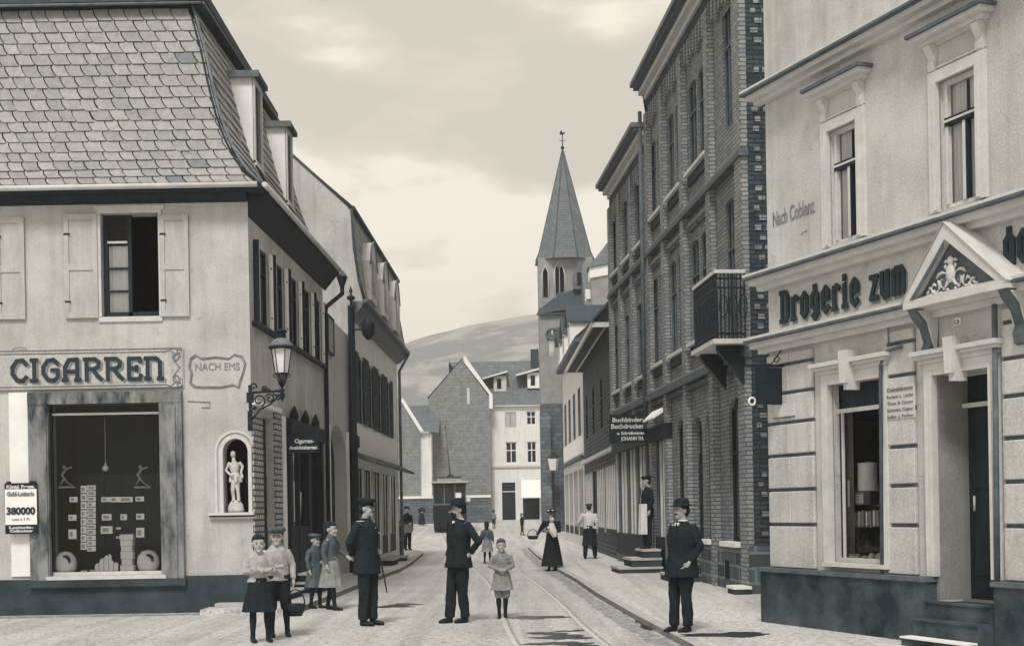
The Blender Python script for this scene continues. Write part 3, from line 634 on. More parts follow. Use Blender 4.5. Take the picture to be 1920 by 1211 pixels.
    # shop window
    a, b, c, d = shop; mt = MB(); mt.mat(M['marble']); la, rb, tz = FA.U(58, 900), FA.U(345, 900), FA.Z(200, 735)
    mt.box(la, a, -.10, .05, .52, d); mt.box(b, rb, -.10, .05, .52, d); mt.box(la, rb, -.11, .05, d, tz); mt.mat(M['plinth']); mt.box(la - .03, rb + .03, -.13, -.052, .45, c - .06); mt.mat(M['marble'])
    mt.box(la + .14, a - .02, -.125, -.101, .55, d - .05); mt.box(b + .06, rb - .1, -.125, -.101, .55, d - .05)
    sw = obj('shop_window', mt, None, root)
    fr = MB(); fr.mat(M['offwhite']); fr.box(a, b, .02, .06, c, c + .06); fr.box(a - .05, b + .08, -.14, .02, c - .06, c); fr.box(a, b, .03, .06, FA.Z(200, 777), FA.Z(200, 773)); fr.mat(M['wood']); fr.box(a, a + .03, .03, .07, c, d); fr.box(b - .03, b, .03, .07, c, d); fr.box(a, b, .035, .065, FA.Z(200, 773) , FA.Z(200, 773) + .03)
    obj('shop_frame', fr, None, sw)
    g = MB(); g.mat(M['clear']); g.face([(a, .05, c), (b, .05, c), (b, .05, d), (a, .05, d)]); obj('pane', g, None, sw)
    g = MB(); g.mat(M['dark']); g.box(a - .02, b + .02, .06, 1.3, c - .02, d + .02, 'fd'); g.mat(M['offwhite']); g.box(a, b, .07, .9, c - .03, c + .02); g.mat(M['wood']); g.box(a + .1, b - .1, .9, .93, c + .1, FA.Z(200, 885)); g.box(a + .55, a + .6, .85, .88, c, FA.Z(200, 875)); obj('display_case', g, None, sw)
    # white boarded strip by the shop window
    st = MB(); st.mat(M['white']); st.box(FA.U(20, 900), FA.U(57, 900), -.03, -.002, FA.Z(40, 1080), FA.Z(40, 736)); obj('painted_strip', st, None, root)
    # niche surround
    nb = MB(); nb.mat(M['trim']); a, b, c, d, rise = nich; cx, hw = (a + b) / 2, (b - a) / 2; zb1 = d - rise
    for (r0, r1, y) in ((0, .06, -.03), (.10, .14, -.02)):
        for side_ in (-1, 1):
            xx0 = cx + side_ * (hw + r0); xx1 = cx + side_ * (hw + r1)
            if side_ == 1 and xx1 > .0: xx1 = min(xx1, .02)
            if abs(xx1 - xx0) > .005 and xx0 < .02: nb.box(xx0, xx1, y, -.002, c, zb1)
        n = 14
        for k in range(n):
            t0, t1 = math.pi * k / n, math.pi * (k + 1) / n
            def pt(r, t): return (min(.02, cx - (hw + r) * math.cos(t)), zb1 + (rise + r) * math.sin(t))
            p0, p1, p2, p3 = pt(r0, t0), pt(r1, t0), pt(r1, t1), pt(r0, t1)
            nb.face([(p0[0], y, p0[1]), (p1[0], y, p1[1]), (p2[0], y, p2[1]), (p3[0], y, p3[1])]); nb.face([(p1[0], y, p1[1]), (p1[0], -.002, p1[1]), (p2[0], -.002, p2[1]), (p2[0], y, p2[1])]); nb.face([(p0[0], y, p0[1]), (p0[0], -.0, p0[1]), (p3[0], -.0, p3[1]), (p3[0], y, p3[1])])
    nb.box(a - .24, .03, -.10, .0, c - .03, c + .015); nb.mat(M['iron']); nb.box(a - .23, .03, -.06, -.002, c - .055, c - .031); nb.mat(M['trim']); nb.box(a - .23, .03, -.04, -.002, c - .09, c - .056)
    ni = obj('niche', nb, None, root); nd = MB(); nd.mat(M['dark']); nd.box(a - .02, b + .02, .20, .46, c - .01, d + .01, 'f'); obj('niche_back', nd, None, ni)
    # side: windows with shutters
    gr = MB(); gr.T = TS; gr.mat(M['white'])
    for k, (a, b) in enumerate(SW):
        c, d = zb + .02, 6.15
        window(root, TS, a, b, c, d, 1, (.7,), 'wood', 'glass', .03, .05)
        for s0, s1 in ((a - .27, a - .02), (b + .02, b + .24)):
            shutter(root, TS, s0, s1, c - .03, d + .02, 'white', -.05)
        q = MB(); q.T = TS; q.mat(M['iron']); q.box(a - .30, a - .275, -.10, -.002, c - .05, d + .04); q.box(b + .245, b + .27, -.06, -.002, c - .05, d + .04); obj('shutter_edge', q, None, root)
    rl = MB(); rl.T = TS; rl.mat(M['iron']); rl.box(.15, 6.8, -.10, -.002, zb - .10, zb - .03); obj('sill_course', rl, None, root)
    # door with chequered tile quoins
    a, b, c, d = dr; q = MB(); q.T = TS; q.mat(M['quoin']); q.box(.0, a, -.03, -.002, c, d); q.box(b, FS.U(526, 900), -.04, -.002, c, d + .12); q.mat(M['white']); q.box(FS.U(526, 900), FS.U(532, 900), -.06, -.002, c, d + .1); q.box(-.02, b + .3, -.10, -.002, d + .13, d + .2); q.mat(M['plinth']); q.box(0, b + .35, -.05, -.002, 0, c)
    dd = obj('door_surround', q, None, root); q = MB(); q.T = TS; q.mat(M['wood']); q.box(a, b, .14, .2, c, d); q.box(a + .1, b - .1, .11, .14, c + .2, c + 1.1); q.box(a + .1, b - .1, .11, .14, c + 1.3, c + 2.0); obj('door', q, None, dd)
    # dark wooden shop front
    a, b, c, d = sf; q = MB(); q.T = TS; q.mat(M['wood']); q.box(a - .05, b + .1, -.14, -.002, d, d + .28); q.box(a, a + .25, -.1, .05, c, d); q.box(b - .2, b, -.1, .05, c, d); mid = FS.U(572, 900); q.box(mid - .08, mid + .08, -.1, .05, c, d); q.box(a + .25, mid, -.08, .02, c, 1.35); q.box(mid + .08, b - .2, -.08, .02, c, 1.0)
    q.box(FS.U(553, 900) - .05, FS.U(553, 900) + .05, -.09, .0, c, d)
    q.mat(M['offwhite']); q.box(mid + .1, mid + .22, -.05, .0, 1.1, d - .15); sfr = obj('shop_front', q, None, root)
    g = MB(); g.T = TS; g.mat(M['glass']); g.face([(a, .03, c), (b, .03, c), (b, .03, d), (a, .03, d)]); obj('pane', g, None, sfr)
    g = MB(); g.T = TS; g.mat(M['curtain']); g.face([(a + .35, .0, 1.4), (mid - .5, .0, 1.5), (mid - .4, .0, 2.0), (a + .5, .0, 2.3)]); obj('blind', g, None, sfr)
    cr = MB(); cr.T = TS; cr.mat(M['wood'])
    for px in (545, 566, 585):
        cr = MB(); cr.T = TS; cr.mat(M['wood']); u = FS.U(px, 812); cr.lathe([(.14, 0), (.16, .1), (.1, .2), (.0, .3)], u, -.08, d + .28, 8, sy=.5); obj('cresting', cr, None, sfr)
    # steps
    for (u0, u1, out, z1) in ((FS.U(514, 900) - .6, FS.U(530, 900) + .1, .35, .24), (FS.U(545, 950), FS.U(572, 950), .55, .30), (FS.U(548, 950), FS.U(566, 950), .30, .46)):
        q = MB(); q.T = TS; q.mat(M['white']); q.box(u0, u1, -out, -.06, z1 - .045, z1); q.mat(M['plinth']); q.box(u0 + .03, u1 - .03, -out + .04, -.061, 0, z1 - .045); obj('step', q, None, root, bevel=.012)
    q = MB(); q.mat(M['kerb']); q.box(FA.U(412, 1140), FA.U(470, 1140), -.35, -.06, 0, .16); obj('step', q, None, root)
    return root, shop, nich
house_a, SHOP, NICHE = corner_house()
# ------------------------------------------------------------------ things on and in the corner house
def placard():
    t = thing('lottery_placard', 'white lottery placard with dark head and foot bands hanging beside the cigar shop window', 'placard', FA.M @ Matrix.Translation((FA.U(47, 950), -.16, FA.Z(47, 1000))))
    W, H = .53, .83; mb = MB(); mb.mat(M['sign']); mb.box(-W / 2, W / 2, -.012, .012, 0, H); mb.box(-W / 2 + .03, -W / 2 + .1, -.012, .012, H, H + .03); mb.box(W / 2 - .12, W / 2 - .02, -.012, .012, H, H + .03); obj('board', mb, None, t)
    p = MB(); p.mat(M['paper']); p.box(-W / 2 + .006, W / 2 - .006, -.018, -.0125, .15, .73); obj('sheet', p, None, t)
    lettering('Königl. Preuss.', 0, .745, .055, .46, 'signtext', t, y=-.016, bold=.004); lettering('Geld-Lotterie', 0, .62, .07, .45, 'lettermid', t, y=-.022, bold=.006)
    lettering('380000', 0, .32, .115, .47, 'letter', t, y=-.022, bold=.008); lettering('Lose à 3 M.', 0, .22, .045, .3, 'lettermid', t, y=-.022)
    lettering('Lotterie-', 0, .085, .04, .40, 'signtext', t, y=-.016, bold=.004); lettering('Collecteur', 0, .03, .04, .38, 'signtext', t, y=-.016, bold=.004)
placard()
def skin_smooth(mbm, name, mat, parent=None, voxel=.02, it=3, M_=None):
    me = mbm.mesh('tmp'); o = bpy.data.objects.new('tmp', me)
    r = o.modifiers.new('r', 'REMESH'); r.mode = 'VOXEL'; r.voxel_size = voxel; r.use_smooth_shade = True
    s_ = o.modifiers.new('s', 'SMOOTH'); s_.iterations = it; s_.factor = .5
    nm = bake(o)
    nm.materials.clear(); nm.materials.append(mat); nm.name = name
    return link(name, nm, parent, M_)
def ell(mb, c, r, n=10, m=8):
    c = Vector(c); prof = [(math.sin(math.pi * k / m), -math.cos(math.pi * k / m)) for k in range(m + 1)]
    prof[0] = (0, -1); prof[-1] = (0, 1)
    mb.lathe([(a * r[0], b * r[2]) for a, b in prof], c.x, c.y, c.z, n, sy=r[1] / r[0])
def goods():
    root_pos = lambda px, py, y: FA.M @ Matrix.Translation((FA.U(px, py, -y), y, FA.Z(px, py, -y)))
    ps = bpy.data.objects; g = 'picture postcards pinned in the cigar shop window'
    lab = 'small white picture postcard pinned up in the dark cigar shop window'
    spots = [(138, 936, 15, 10), (136, 970, 15, 11), (136, 1001, 15, 18), (199, 936, 18, 9), (215, 936, 16, 10), (236, 936, 26, 10), (262, 935, 16, 9), (200, 969, 18, 12), (232, 969, 12, 11), (263, 968, 15, 11), (200, 993, 22, 14), (222, 990, 9, 4), (222, 1007, 9, 4), (263, 998, 15, 18)]
    y = 917
    for k in range(8): spots.append((157, y, 11, 13.5)); y += 15.2
    y = 914
    for k in range(12): spots.append((171.5, y, 16, 9.0)); y += 10.4
    for i, (px, py, w_, h_) in enumerate(spots):
        mb = MB(); mb.mat(M['paper' if i % 3 else 'paper']); s_ = .0088 * .5; mb.box(-w_ * s_, w_ * s_, -.004, .004, -h_ * s_, h_ * s_)
        mb.mat(M['paper2']); mb.box(-w_ * s_ * .7, w_ * s_ * random.uniform(.0, .6), -.0055, -.0045, -h_ * s_ * .6, h_ * s_ * .5)
        tag(obj('postcard', mb, None, None, root_pos(px, py, .065)), lab, 'postcard', g)
    c = SHOP[2] + .02
    for px, lb in ((123, 'left large white bowl with a dark emblem standing in the cigar shop window'), (278, 'right large white bowl with a dark emblem standing in the cigar shop window')):
        mb = MB(); mb.mat(M['white']); mb.smooth = True; mb.lathe([(.0, 0), (.12, .01), (.17, .08), (.19, .18), (.17, .28), (.1, .36), (0, .385)], n=24, sy=.6)
        mb.mat(M['letter']); mb.tube([(.02 + .08 * math.cos(t), -.115, .22 + .08 * math.sin(t)) for t in (1.9, 1.5, 1.1, .7, .3, -.1, -.4)], [.01, .02, .028, .03, .025, .016, .01], 6)
        tag(obj('display_bowl', mb, None, None, FA.M @ Matrix.Translation((FA.U(px, 1050, -.20), .20, c))), lb, 'bowl')
    mb = MB(); mb.mat(M['white']); n = 9
    for k in range(n):
        a = -.16 + .32 * k / (n - 1); h_ = .16 + .17 * math.exp(-(a / .09) ** 2) + random.uniform(-.02, .03); mb.prism([(a - .03, 0), (a + .03, 0), (a + .035, h_ - .03), (a, h_), (a - .03, h_ - .04)], -.05 + (k % 2) * .03, -.02 + (k % 2) * .03)
    tag(obj('card_fan', mb, None, None, FA.M @ Matrix.Translation((FA.U(201, 1050, -.16), .16, c))), 'spiky fan of white cards standing in the middle of the cigar shop window', 'cards')
    mb = MB(); mb.mat(M['white']); z = 0
    for k, (w_, h_) in enumerate(((.11, .14), (.085, .1), (.1, .13), (.09, .08), (.10, .1), (.11, .1))): mb.box(-w_, w_, -.07, .07, z + .001, z + h_ - .004); z += h_
    tag(obj('cigar_box_stack', mb, None, None, FA.M @ Matrix.Translation((FA.U(240, 1050, -.18), .18, c))), 'tall narrow stack of white boxes beside the right bowl in the cigar shop window', 'boxes')
    for px, lb in ((124, 'pale scrolled figure ornament at the left of the cigar shop window'), (266, 'pale scrolled figure ornament at the right of the cigar shop window')):
        mb = MB(); mb.mat(M['paper2']); rnd = random.Random(px); mb.tube([(-.10, 0, -.16), (-.03, 0, -.06), (-.07, 0, .0), (.0, 0, .10), (.10, 0, .13)], [.012, .02, .026, .02, .01], 6); mb.tube([(-.03, 0, -.06), (.03, 0, -.14), (.10, 0, -.18)], [.016, .012, .008], 6); ell(mb, (-.02, -.02, .13), (.03, .03, .035)); mb.box(-.12, .14, -.04, .04, -.22, -.19)
        tag(obj('window_ornament', mb, None, None, root_pos(px, 890, .25)), lb, 'ornament')
    for k, px in enumerate(range(108, 296, 17)):
        if abs(px - 123) < 22 or abs(px - 278) < 22 or abs(px - 201) < 18 or abs(px - 240) < 14: continue
        mb = MB(); mb.mat(M['woodmid' if k % 2 else 'paper2']); mb.box(-.06, .06, -.05, .05, 0, .07); mb.mat(M['paper']); mb.box(-.05, .05, -.056, -.051, .015, .055); tag(obj('cigar_box', mb, None, None, FA.M @ Matrix.Translation((FA.U(px, 1060, -.3), .3, c))), 'small closed cigar box on the floor of the cigar shop window', 'box', 'cigar boxes on the floor of the cigar shop window')
    mb = MB(); mb.mat(M['lampglass']); mb.smooth = True; mb.lathe([(0, -.05), (.04, -.035), (.055, 0), (.04, .035), (.012, .06), (.012, .1), (0, .1)], n=14); mb.tube([(0, 0, .1), (0, 0, .86)], .004, 5)
    tag(obj('pendant_lamp', mb, None, None, FA.M @ Matrix.Translation((FA.U(198, 878, -.5), .5, FA.Z(198, 878, -.5)))), 'small round white lamp hanging inside the cigar shop window', 'lamp')
goods()
def statue():
    c = NICHE[2] + .012; x = FA.U(442, 930, -.12); t = thing('niche_statue', 'small white statuette of a standing figure in the arched wall niche', 'statue', FA.M @ Matrix.Translation((x, .12, c)))
    b = MB(); b.lathe([(0, 0), (.13, 0), (.14, .05), (.12, .13), (.07, .2), (0, .21)], n=16, sy=.7); obj('pedestal', b, M['statue'], t)
    f = MB()
    def limb(p, r): f.tube(p, r, 10)
    limb([(-.03, 0, .2), (-.045, -.02, .38), (-.02, 0, .54)], [.028, .034, .05]); limb([(.05, 0, .2), (.04, -.01, .38), (.03, 0, .54)], [.028, .034, .05])
    ell(f, (-.035, -.03, .2), (.03, .05, .02)); ell(f, (.055, -.03, .2), (.03, .05, .02))
    ell(f, (0, 0, .60), (.085, .06, .09)); ell(f, (-.01, 0, .74), (.085, .06, .12)); limb([(-.02, 0, .82), (-.025, 0, .92)], [.035, .03]); ell(f, (-.03, -.01, .965), (.045, .05, .06))
    limb([(-.09, 0, .83), (-.15, -.03, .70), (-.06, -.08, .62)], [.03, .026, .022]); limb([(.07, 0, .83), (.13, -.03, .76), (.11, -.08, .66), (.13, -.08, .6)], [.03, .026, .022, .02])
    ell(f, (-.04, -.08, .62), (.03, .025, .025)); ell(f, (.13, -.08, .59), (.025, .025, .03))
    for k in range(5): a = k * 1.25; limb([(.08 * math.cos(a), .055 * math.sin(a), .6), (.10 * math.cos(a), .065 * math.sin(a), .50)], [.03, .02])
    skin_smooth(f, 'figure', M['statue'], t, .009, 2)
statue()
def lantern(name, lab, Mw, s=1.0):
    t = thing(name, lab, 'lantern', Mw); I = M['iron']
    b = MB(); b.mat(I); b.tube([(-.52, 0, 0), (.0, 0, .02)], .018, 8); b.tube([(-.52, 0, -.52), (-.52, 0, .12)], [.022, .03], 8)
    b.box(-.57, -.47, -.05, .05, -.16, .0); b.box(-.56, -.49, -.04, .04, -.62, -.3)
    def spiral(cx, cz, r, a0, turns, sgn=1, n=20, th=.013): b.tube([(cx + r * (1 - .7 * k / n) * math.cos(a0 + sgn * turns * 6.28 * k / n), random.uniform(-.001, .001), cz + r * (1 - .7 * k / n) * math.sin(a0 + sgn * turns * 6.28 * k / n)) for k in range(n + 1)], th, 6)
    spiral(-.38, -.13, .11, -1.2, 1.1); spiral(-.20, -.10, .08, 2.6, 1.2, -1); spiral(-.06, -.09, .055, -.6, 1.2); spiral(-.28, .06, .05, -2.2, 1.1, -1); spiral(-.47, .1, .06, -.5, 1.1); spiral(-.1, -.02, .06, .3, .9)
    b.tube([(-.5, 0, -.45), (-.36, 0, -.27), (-.2, 0, -.2), (-.03, 0, -.03)], .014, 6); b.lathe([(0, -.16), (.02, -.12), (.05, -.06), (.03, 0), (.055, .03), (.02, .06), (.015, .1)], 0, 0, .0, 12)
    for (x, z) in ((-.3, .05), (-.22, .035), (-.45, -.25), (-.15, -.13)): ell(b, (x, 0, z), (.035, .02, .03), 8, 6)
    obj('bracket', b, None, t)
    c = MB(); c.mat(I)
    for k in range(6):
        a = k * math.pi / 3; ca, sa = math.cos(a), math.sin(a)
        c.tube([(.01 * ca, .01 * sa, .08), (.05 * ca, .05 * sa, .14), (.10 * ca, .10 * sa, .30)], .009, 5); c.tube([(.105 * ca, .105 * sa, .30), (.165 * ca, .165 * sa, .70)], .008, 5)
        c.tube([(.11 * ca, .11 * sa, .29), (.14 * ca, .14 * sa, .27), (.13 * ca, .13 * sa, .235), (.10 * ca, .10 * sa, .25)], .008, 5)
    c.tube([(.11 * math.cos(k * math.pi / 12), .11 * math.sin(k * math.pi / 12), .30) for k in range(25)], .009, 5)
    obj('cage', c, None, t)
    g = MB(); g.mat(M['lampglass']); g.lathe([(.095, .31), (.155, .695)], n=6); gl = obj('glass', g, None, t)
    m_ = MB(); m_.mat(I); m_.tube([(0, 0, .1), (0, 0, .34)], .012, 6); m_.lathe([(.0, .0), (.02, .02), (.02, .12), (0, .16)], 0, 0, .34, 8); obj('burner', m_, None, gl)
    r = MB(); r.mat(I); r.lathe([(.0, .69), (.205, .70), (.215, .73), (.19, .745)], n=18); r.mat(M['ironlt']); r.lathe([(.19, .746), (.165, .80), (.115, .85), (.075, .87)], n=18); r.mat(I); r.lathe([(.075, .87), (.078, .97), (.10, .975), (.095, 1.0), (.04, 1.02), (0, 1.025)], n=14); obj('hood', r, None, t)
    return t
LP = at(529, 735, 20.75)
lantern('street_lantern', 'ornate iron gas lantern with milky glass on a bracket at the cigar house corner', Matrix.Translation((LP.x, LP.y, LP.z)))
def hanging_sign(name, lab, Mw, W, H, lines, group=None):
    t = thing(name, lab, 'sign', Mw); b = MB(); b.mat(M['sign']); b.box(-W / 2, W / 2, -.02, .02, 0, H); obj('board', b, None, t)
    e = MB(); e.mat(M['iron']); e.box(-W / 2 - .015, W / 2 + .015, -.024, .024, H, H + .02); e.box(-W / 2 - .015, W / 2 + .015, -.024, .024, -.02, 0); obj('edging', e, None, t)
    for s_, x, z, h_, w_ in lines: lettering(s_, x, z, h_, w_, 'signtext', t, y=-.026, bold=.004)
    return t
p = at(569, 846, 22.9); hanging_sign('cigar_sign', 'small black hanging sign with two pale lines over the cigar shop side front', Matrix.Translation(p), .56, .265, [('Cigarren-', .02, .15, .075, .34), ('Ansichtskarten', .0, .04, .06, .5)])
# ================================================================== GATEWAY WALL AND THE HOUSE BEYOND IT
FG = Face((-4.14, 28.0), (-4.1, 32.5))
def gateway():
    r = thing('gateway_wall', 'tall plastered yard wall with a dark arched gateway between the two left houses', 'wall', FG.M)
    mb = MB(); mb.mat(M['plasterB']); g_ = (FG.U(617, 900), FG.U(650, 900), 0, FG.Z(633, 797), .9)
    wall(mb, 0, FG.len, 0, 6.1, [g_], .4); mb.face([(0, 0, 6.1), (FG.len, 0, 6.1), (FG.len, .4, 6.1), (0, .4, 6.1)]); mb.face([(0, .4, 0), (FG.len, .4, 0), (FG.len, .4, 6.1), (0, .4, 6.1)][::-1]); obj('wall', mb, None, r)
    q = MB(); q.mat(M['white']); a, b = g_[0], g_[1]; q.box(a - .35, a, -.05, -.002, .5, 3.6); q.box(b, min(b + .22, FG.len), -.05, -.002, .5, 3.6); q.mat(M['plasterB']); q.box(a - .4, a, -.08, -.002, 0, .5)
    obj('gate_pier', q, None, r); q = MB(); q.mat(M['wood']); q.box(a, b, .3, .36, 0, g_[3]); obj('gate', q, None, r)
    c = thing('wall_case', 'flat pale framed notice case mounted high on the gateway wall', 'notice case', FG.M @ Matrix.Translation((FG.U(616, 625), 0, FG.Z(616, 660))))
    q = MB(); q.mat(M['paper2']); q.box(-.42, .42, -.05, -.003, 0, .78); obj('panel', q, None, c); q = MB(); q.mat(M['iron']); ring_frame(q, -.42, .42, 0, .78, .04, -.07, -.003); obj('frame', q, None, c)
gateway()
FB = Face((-4.02, 32.5), (-3.80, 43.0))
def house_b():
    r = thing('curved_roof_house', 'grey plastered house with a curved slate mansard roof and dark shuttered upper windows', 'house', FB.M)
    G = Face((-14, 32.5), (-4.02, 32.5)); TG = frame_in(r, G); L = FB.len
    ups = [(.9, 1.9), (2.9, 3.9), (5.0, 6.0), (7.2, 8.2)]; z0, z1 = 3.95, 5.75
    shops = [(.5, 1.5), (2.0, 3.2), (3.8, 5.2), (5.8, 7.2), (7.8, 9.4)]
    mb = MB(); mb.mat(M['lightwall'])
    wall(mb, 0, L, 0, 6.8, [(a, b, z0, z1, .12) for a, b in ups] + [(a, b, .35, 2.75) for a, b in shops], .25)
    mb.face([(0, .4, 6.8), (L, .4, 6.8), (L, 9, 6.8), (0, 9, 6.8)]); mb.face([(L, 0, 0), (L, 9, 0), (L, 9, 6.8), (L, 0, 6.8)]); obj('wall', mb, None, r)
    gb = MB(); gb.T = TG; gb.mat(M['plasterB']); W = 14 - 4.02
    gb.prism([(0, 0), (W, 0), (W, 6.8), (W + .33, 6.95), (W + .2, 7.5), (W + .10, 8.3), (W + .05, 9.3), (W - 1.65, 10.9), (W - 3.6, 12.6), (0, 9.6)], 0, .3); obj('gable_wall', gb, None, r)
    tr = MB(); tr.T = TG; tr.mat(M['roofd']); tr.tube([(W + .38, -.03, 6.95), (W + .24, -.03, 7.5), (W + .13, -.03, 8.3), (W + .08, -.03, 9.3)], .035, 6); tr.mat(M['trimdark']); tr.tube([(W + .08, -.02, 9.32), (W - 1.65, -.02, 10.93), (W - 3.6, -.02, 12.65)], .03, 6); obj('verge', tr, None, r)
    prof = [(-.33, 6.95), (-.20, 7.5), (-.10, 8.3), (-.06, 9.3)]
    rf = MB(); rf.mat(M['mansard'])
    for (a, b), (c, d) in zip(prof, prof[1:]): rf.face([(0, a, b), (L + .1, a, b), (L + .1, c, d), (0, c, d)])
    rf.mat(M['roofd']); rf.box(.0, L + .15, -.15, .1, 9.29, 9.38); rf.mat(M['roof']); rf.face([(0, -.1, 9.38), (L + .1, -.1, 9.38), (L + .1, 3.5, 12.6), (0, 3.5, 12.6)]); rf.face([(0, 10, 9.0), (L, 10, 9.0), (L, 3.5, 12.6), (0, 3.5, 12.6)])
    rf.face([(L + .1, .0, 6.9), (L + .1, -.33, 6.95), (L + .1, -.1, 8.3), (L + .1, -.06, 9.38), (L + .1, 3.5, 12.6), (L + .1, 9, 9), (L + .1, 9, 6.8)])
    ro = obj('roof', rf, None, r)
    co = MB(); co.mat(M['ironlt'])
    pp = [(.0, 6.55), (-.12, 6.6), (-.30, 6.80), (-.36, 6.95), (0, 6.95)]
    for (a, b), (c, d) in zip(pp, pp[1:]): co.face([(-.05, a, b), (L + .2, a, b), (L + .2, c, d), (-.05, c, d)])
    co.face([(-.05, a, b) for a, b in pp]); co.face([(L + .2, a, b) for a, b in pp]); co.mat(M['ironlt']); co.tube([(-.1, -.40, 6.95), (L + .25, -.40, 6.95)], .05, 7)
    obj('cornice', co, None, r)
    for k, x in enumerate((1.6, 4.4, 7.4)):
        d_ = MB(); d_.mat(M['offwhite']); d_.prism([(x, 7.25), (x + 1.3, 7.25), (x + 1.3, 8.3), (x + .95, 8.75), (x + .65, 8.9), (x + .35, 8.75), (x, 8.3)], -.34, -.05); dm = obj('dormer', d_, None, ro)
        g = MB(); g.mat(M['glass']); g.box(x + .3, x + 1.0, -.35, -.341, 7.45, 8.35); g.mat(M['ironlt']); g.tube([(x - .04, -.34, 8.2), (x + .3, -.34, 8.74), (x + .65, -.34, 8.92), (x + 1.0, -.34, 8.74), (x + 1.34, -.34, 8.2)], .03, 6); obj('dormer_window', g, None, ro)
    for a, b in ups:
        window(r, I4, a, b, z0, z1, 1, (.65,), 'wood', 'glass', .01, .05)
        shutter(r, I4, a - .48, a - .02, z0, z1, 'shutter2', -.08); shutter(r, I4, b + .02, b + .48, z0, z1, 'shutter2', -.08)
    fa = MB(); fa.mat(M['trimdark']); fa.prismx([(-.04, 3.0), (-.55, 2.82), (-.55, 2.9), (-.04, 3.15)], .3, L - .1); obj('shop_canopy', fa, None, r)
    fa = MB(); fa.mat(M['white']); fa.box(.3, L - .4, -.03, -.002, 3.15, 3.9); obj('fascia', fa, None, r)
    for k, (a, b) in enumerate(shops):
        q = MB(); q.mat(M['wood']); q.box(a, b, -.01, .05, .35, .9); q.box(a, a + .1, -.01, .03, .9, 2.75); q.box(b - .1, b, -.01, .03, .9, 2.75); q.box((a + b) / 2 - .04, (a + b) / 2 + .04, -.005, .03, .9, 2.75); s_ = obj('shop_front', q, None, r)
        g = MB(); g.mat(M['glass']); g.face([(a, .008, .35), (b, .008, .35), (b, .008, 2.75), (a, .008, 2.75)]); obj('pane', g, None, s_)
        q = MB(); q.mat(M['trim']); q.box(a - .28, a - .05, -.02, -.002, 0.3, 2.8); obj('pilaster', q, None, r)
    dp = MB(); dp.mat(M['ironlt']); dp.tube([(L + .2, -.40, 6.9), (L - .05, -.1, 6.3), (L - .06, -.1, 0)], .05, 7); obj('downpipe', dp, None, r)
    for u0, u1, h_ in ((3.4, 4.8, .28), (6.4, 7.4, .24)):
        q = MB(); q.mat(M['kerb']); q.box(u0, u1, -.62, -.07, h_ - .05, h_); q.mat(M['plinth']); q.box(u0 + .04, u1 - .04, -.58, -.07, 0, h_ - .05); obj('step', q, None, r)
house_b()
def vent_pipe():
    t = thing('iron_pillar', 'tall dark iron standpipe with a pointed finial against the gable of the curved-roof house', 'pipe', Matrix.Translation((-3.97, 32.28, 0)))
    b = MB(); b.mat(M['iron']); b.lathe([(.17, 0), (.17, .3), (.12, .4), (.11, 3.2), (.16, 3.25), (.16, 3.5), (.10, 3.55), (.085, 6.75), (.10, 6.8), (.0, 6.82)], n=14); obj('pipe', b, None, t)
    b = MB(); b.mat(M['iron']); b.lathe([(.03, 0), (.02, .1), (.10, .16), (.11, .2), (.03, .26), (.02, .3), (.05, .34), (.0, .5)], cz=6.82, n=12); obj('finial', b, None, t)
    b = MB(); b.mat(M['iron']); b.tube([(0, 0, 6.2), (.35, .1, 6.22)], .02, 6); b.lathe([(.05, -.25), (.16, -.1), (.17, .15), (.1, .3), (0, .34)], .42, .05, 6.2, 10); obj('bracket_hopper', b, None, t)
vent_pipe()
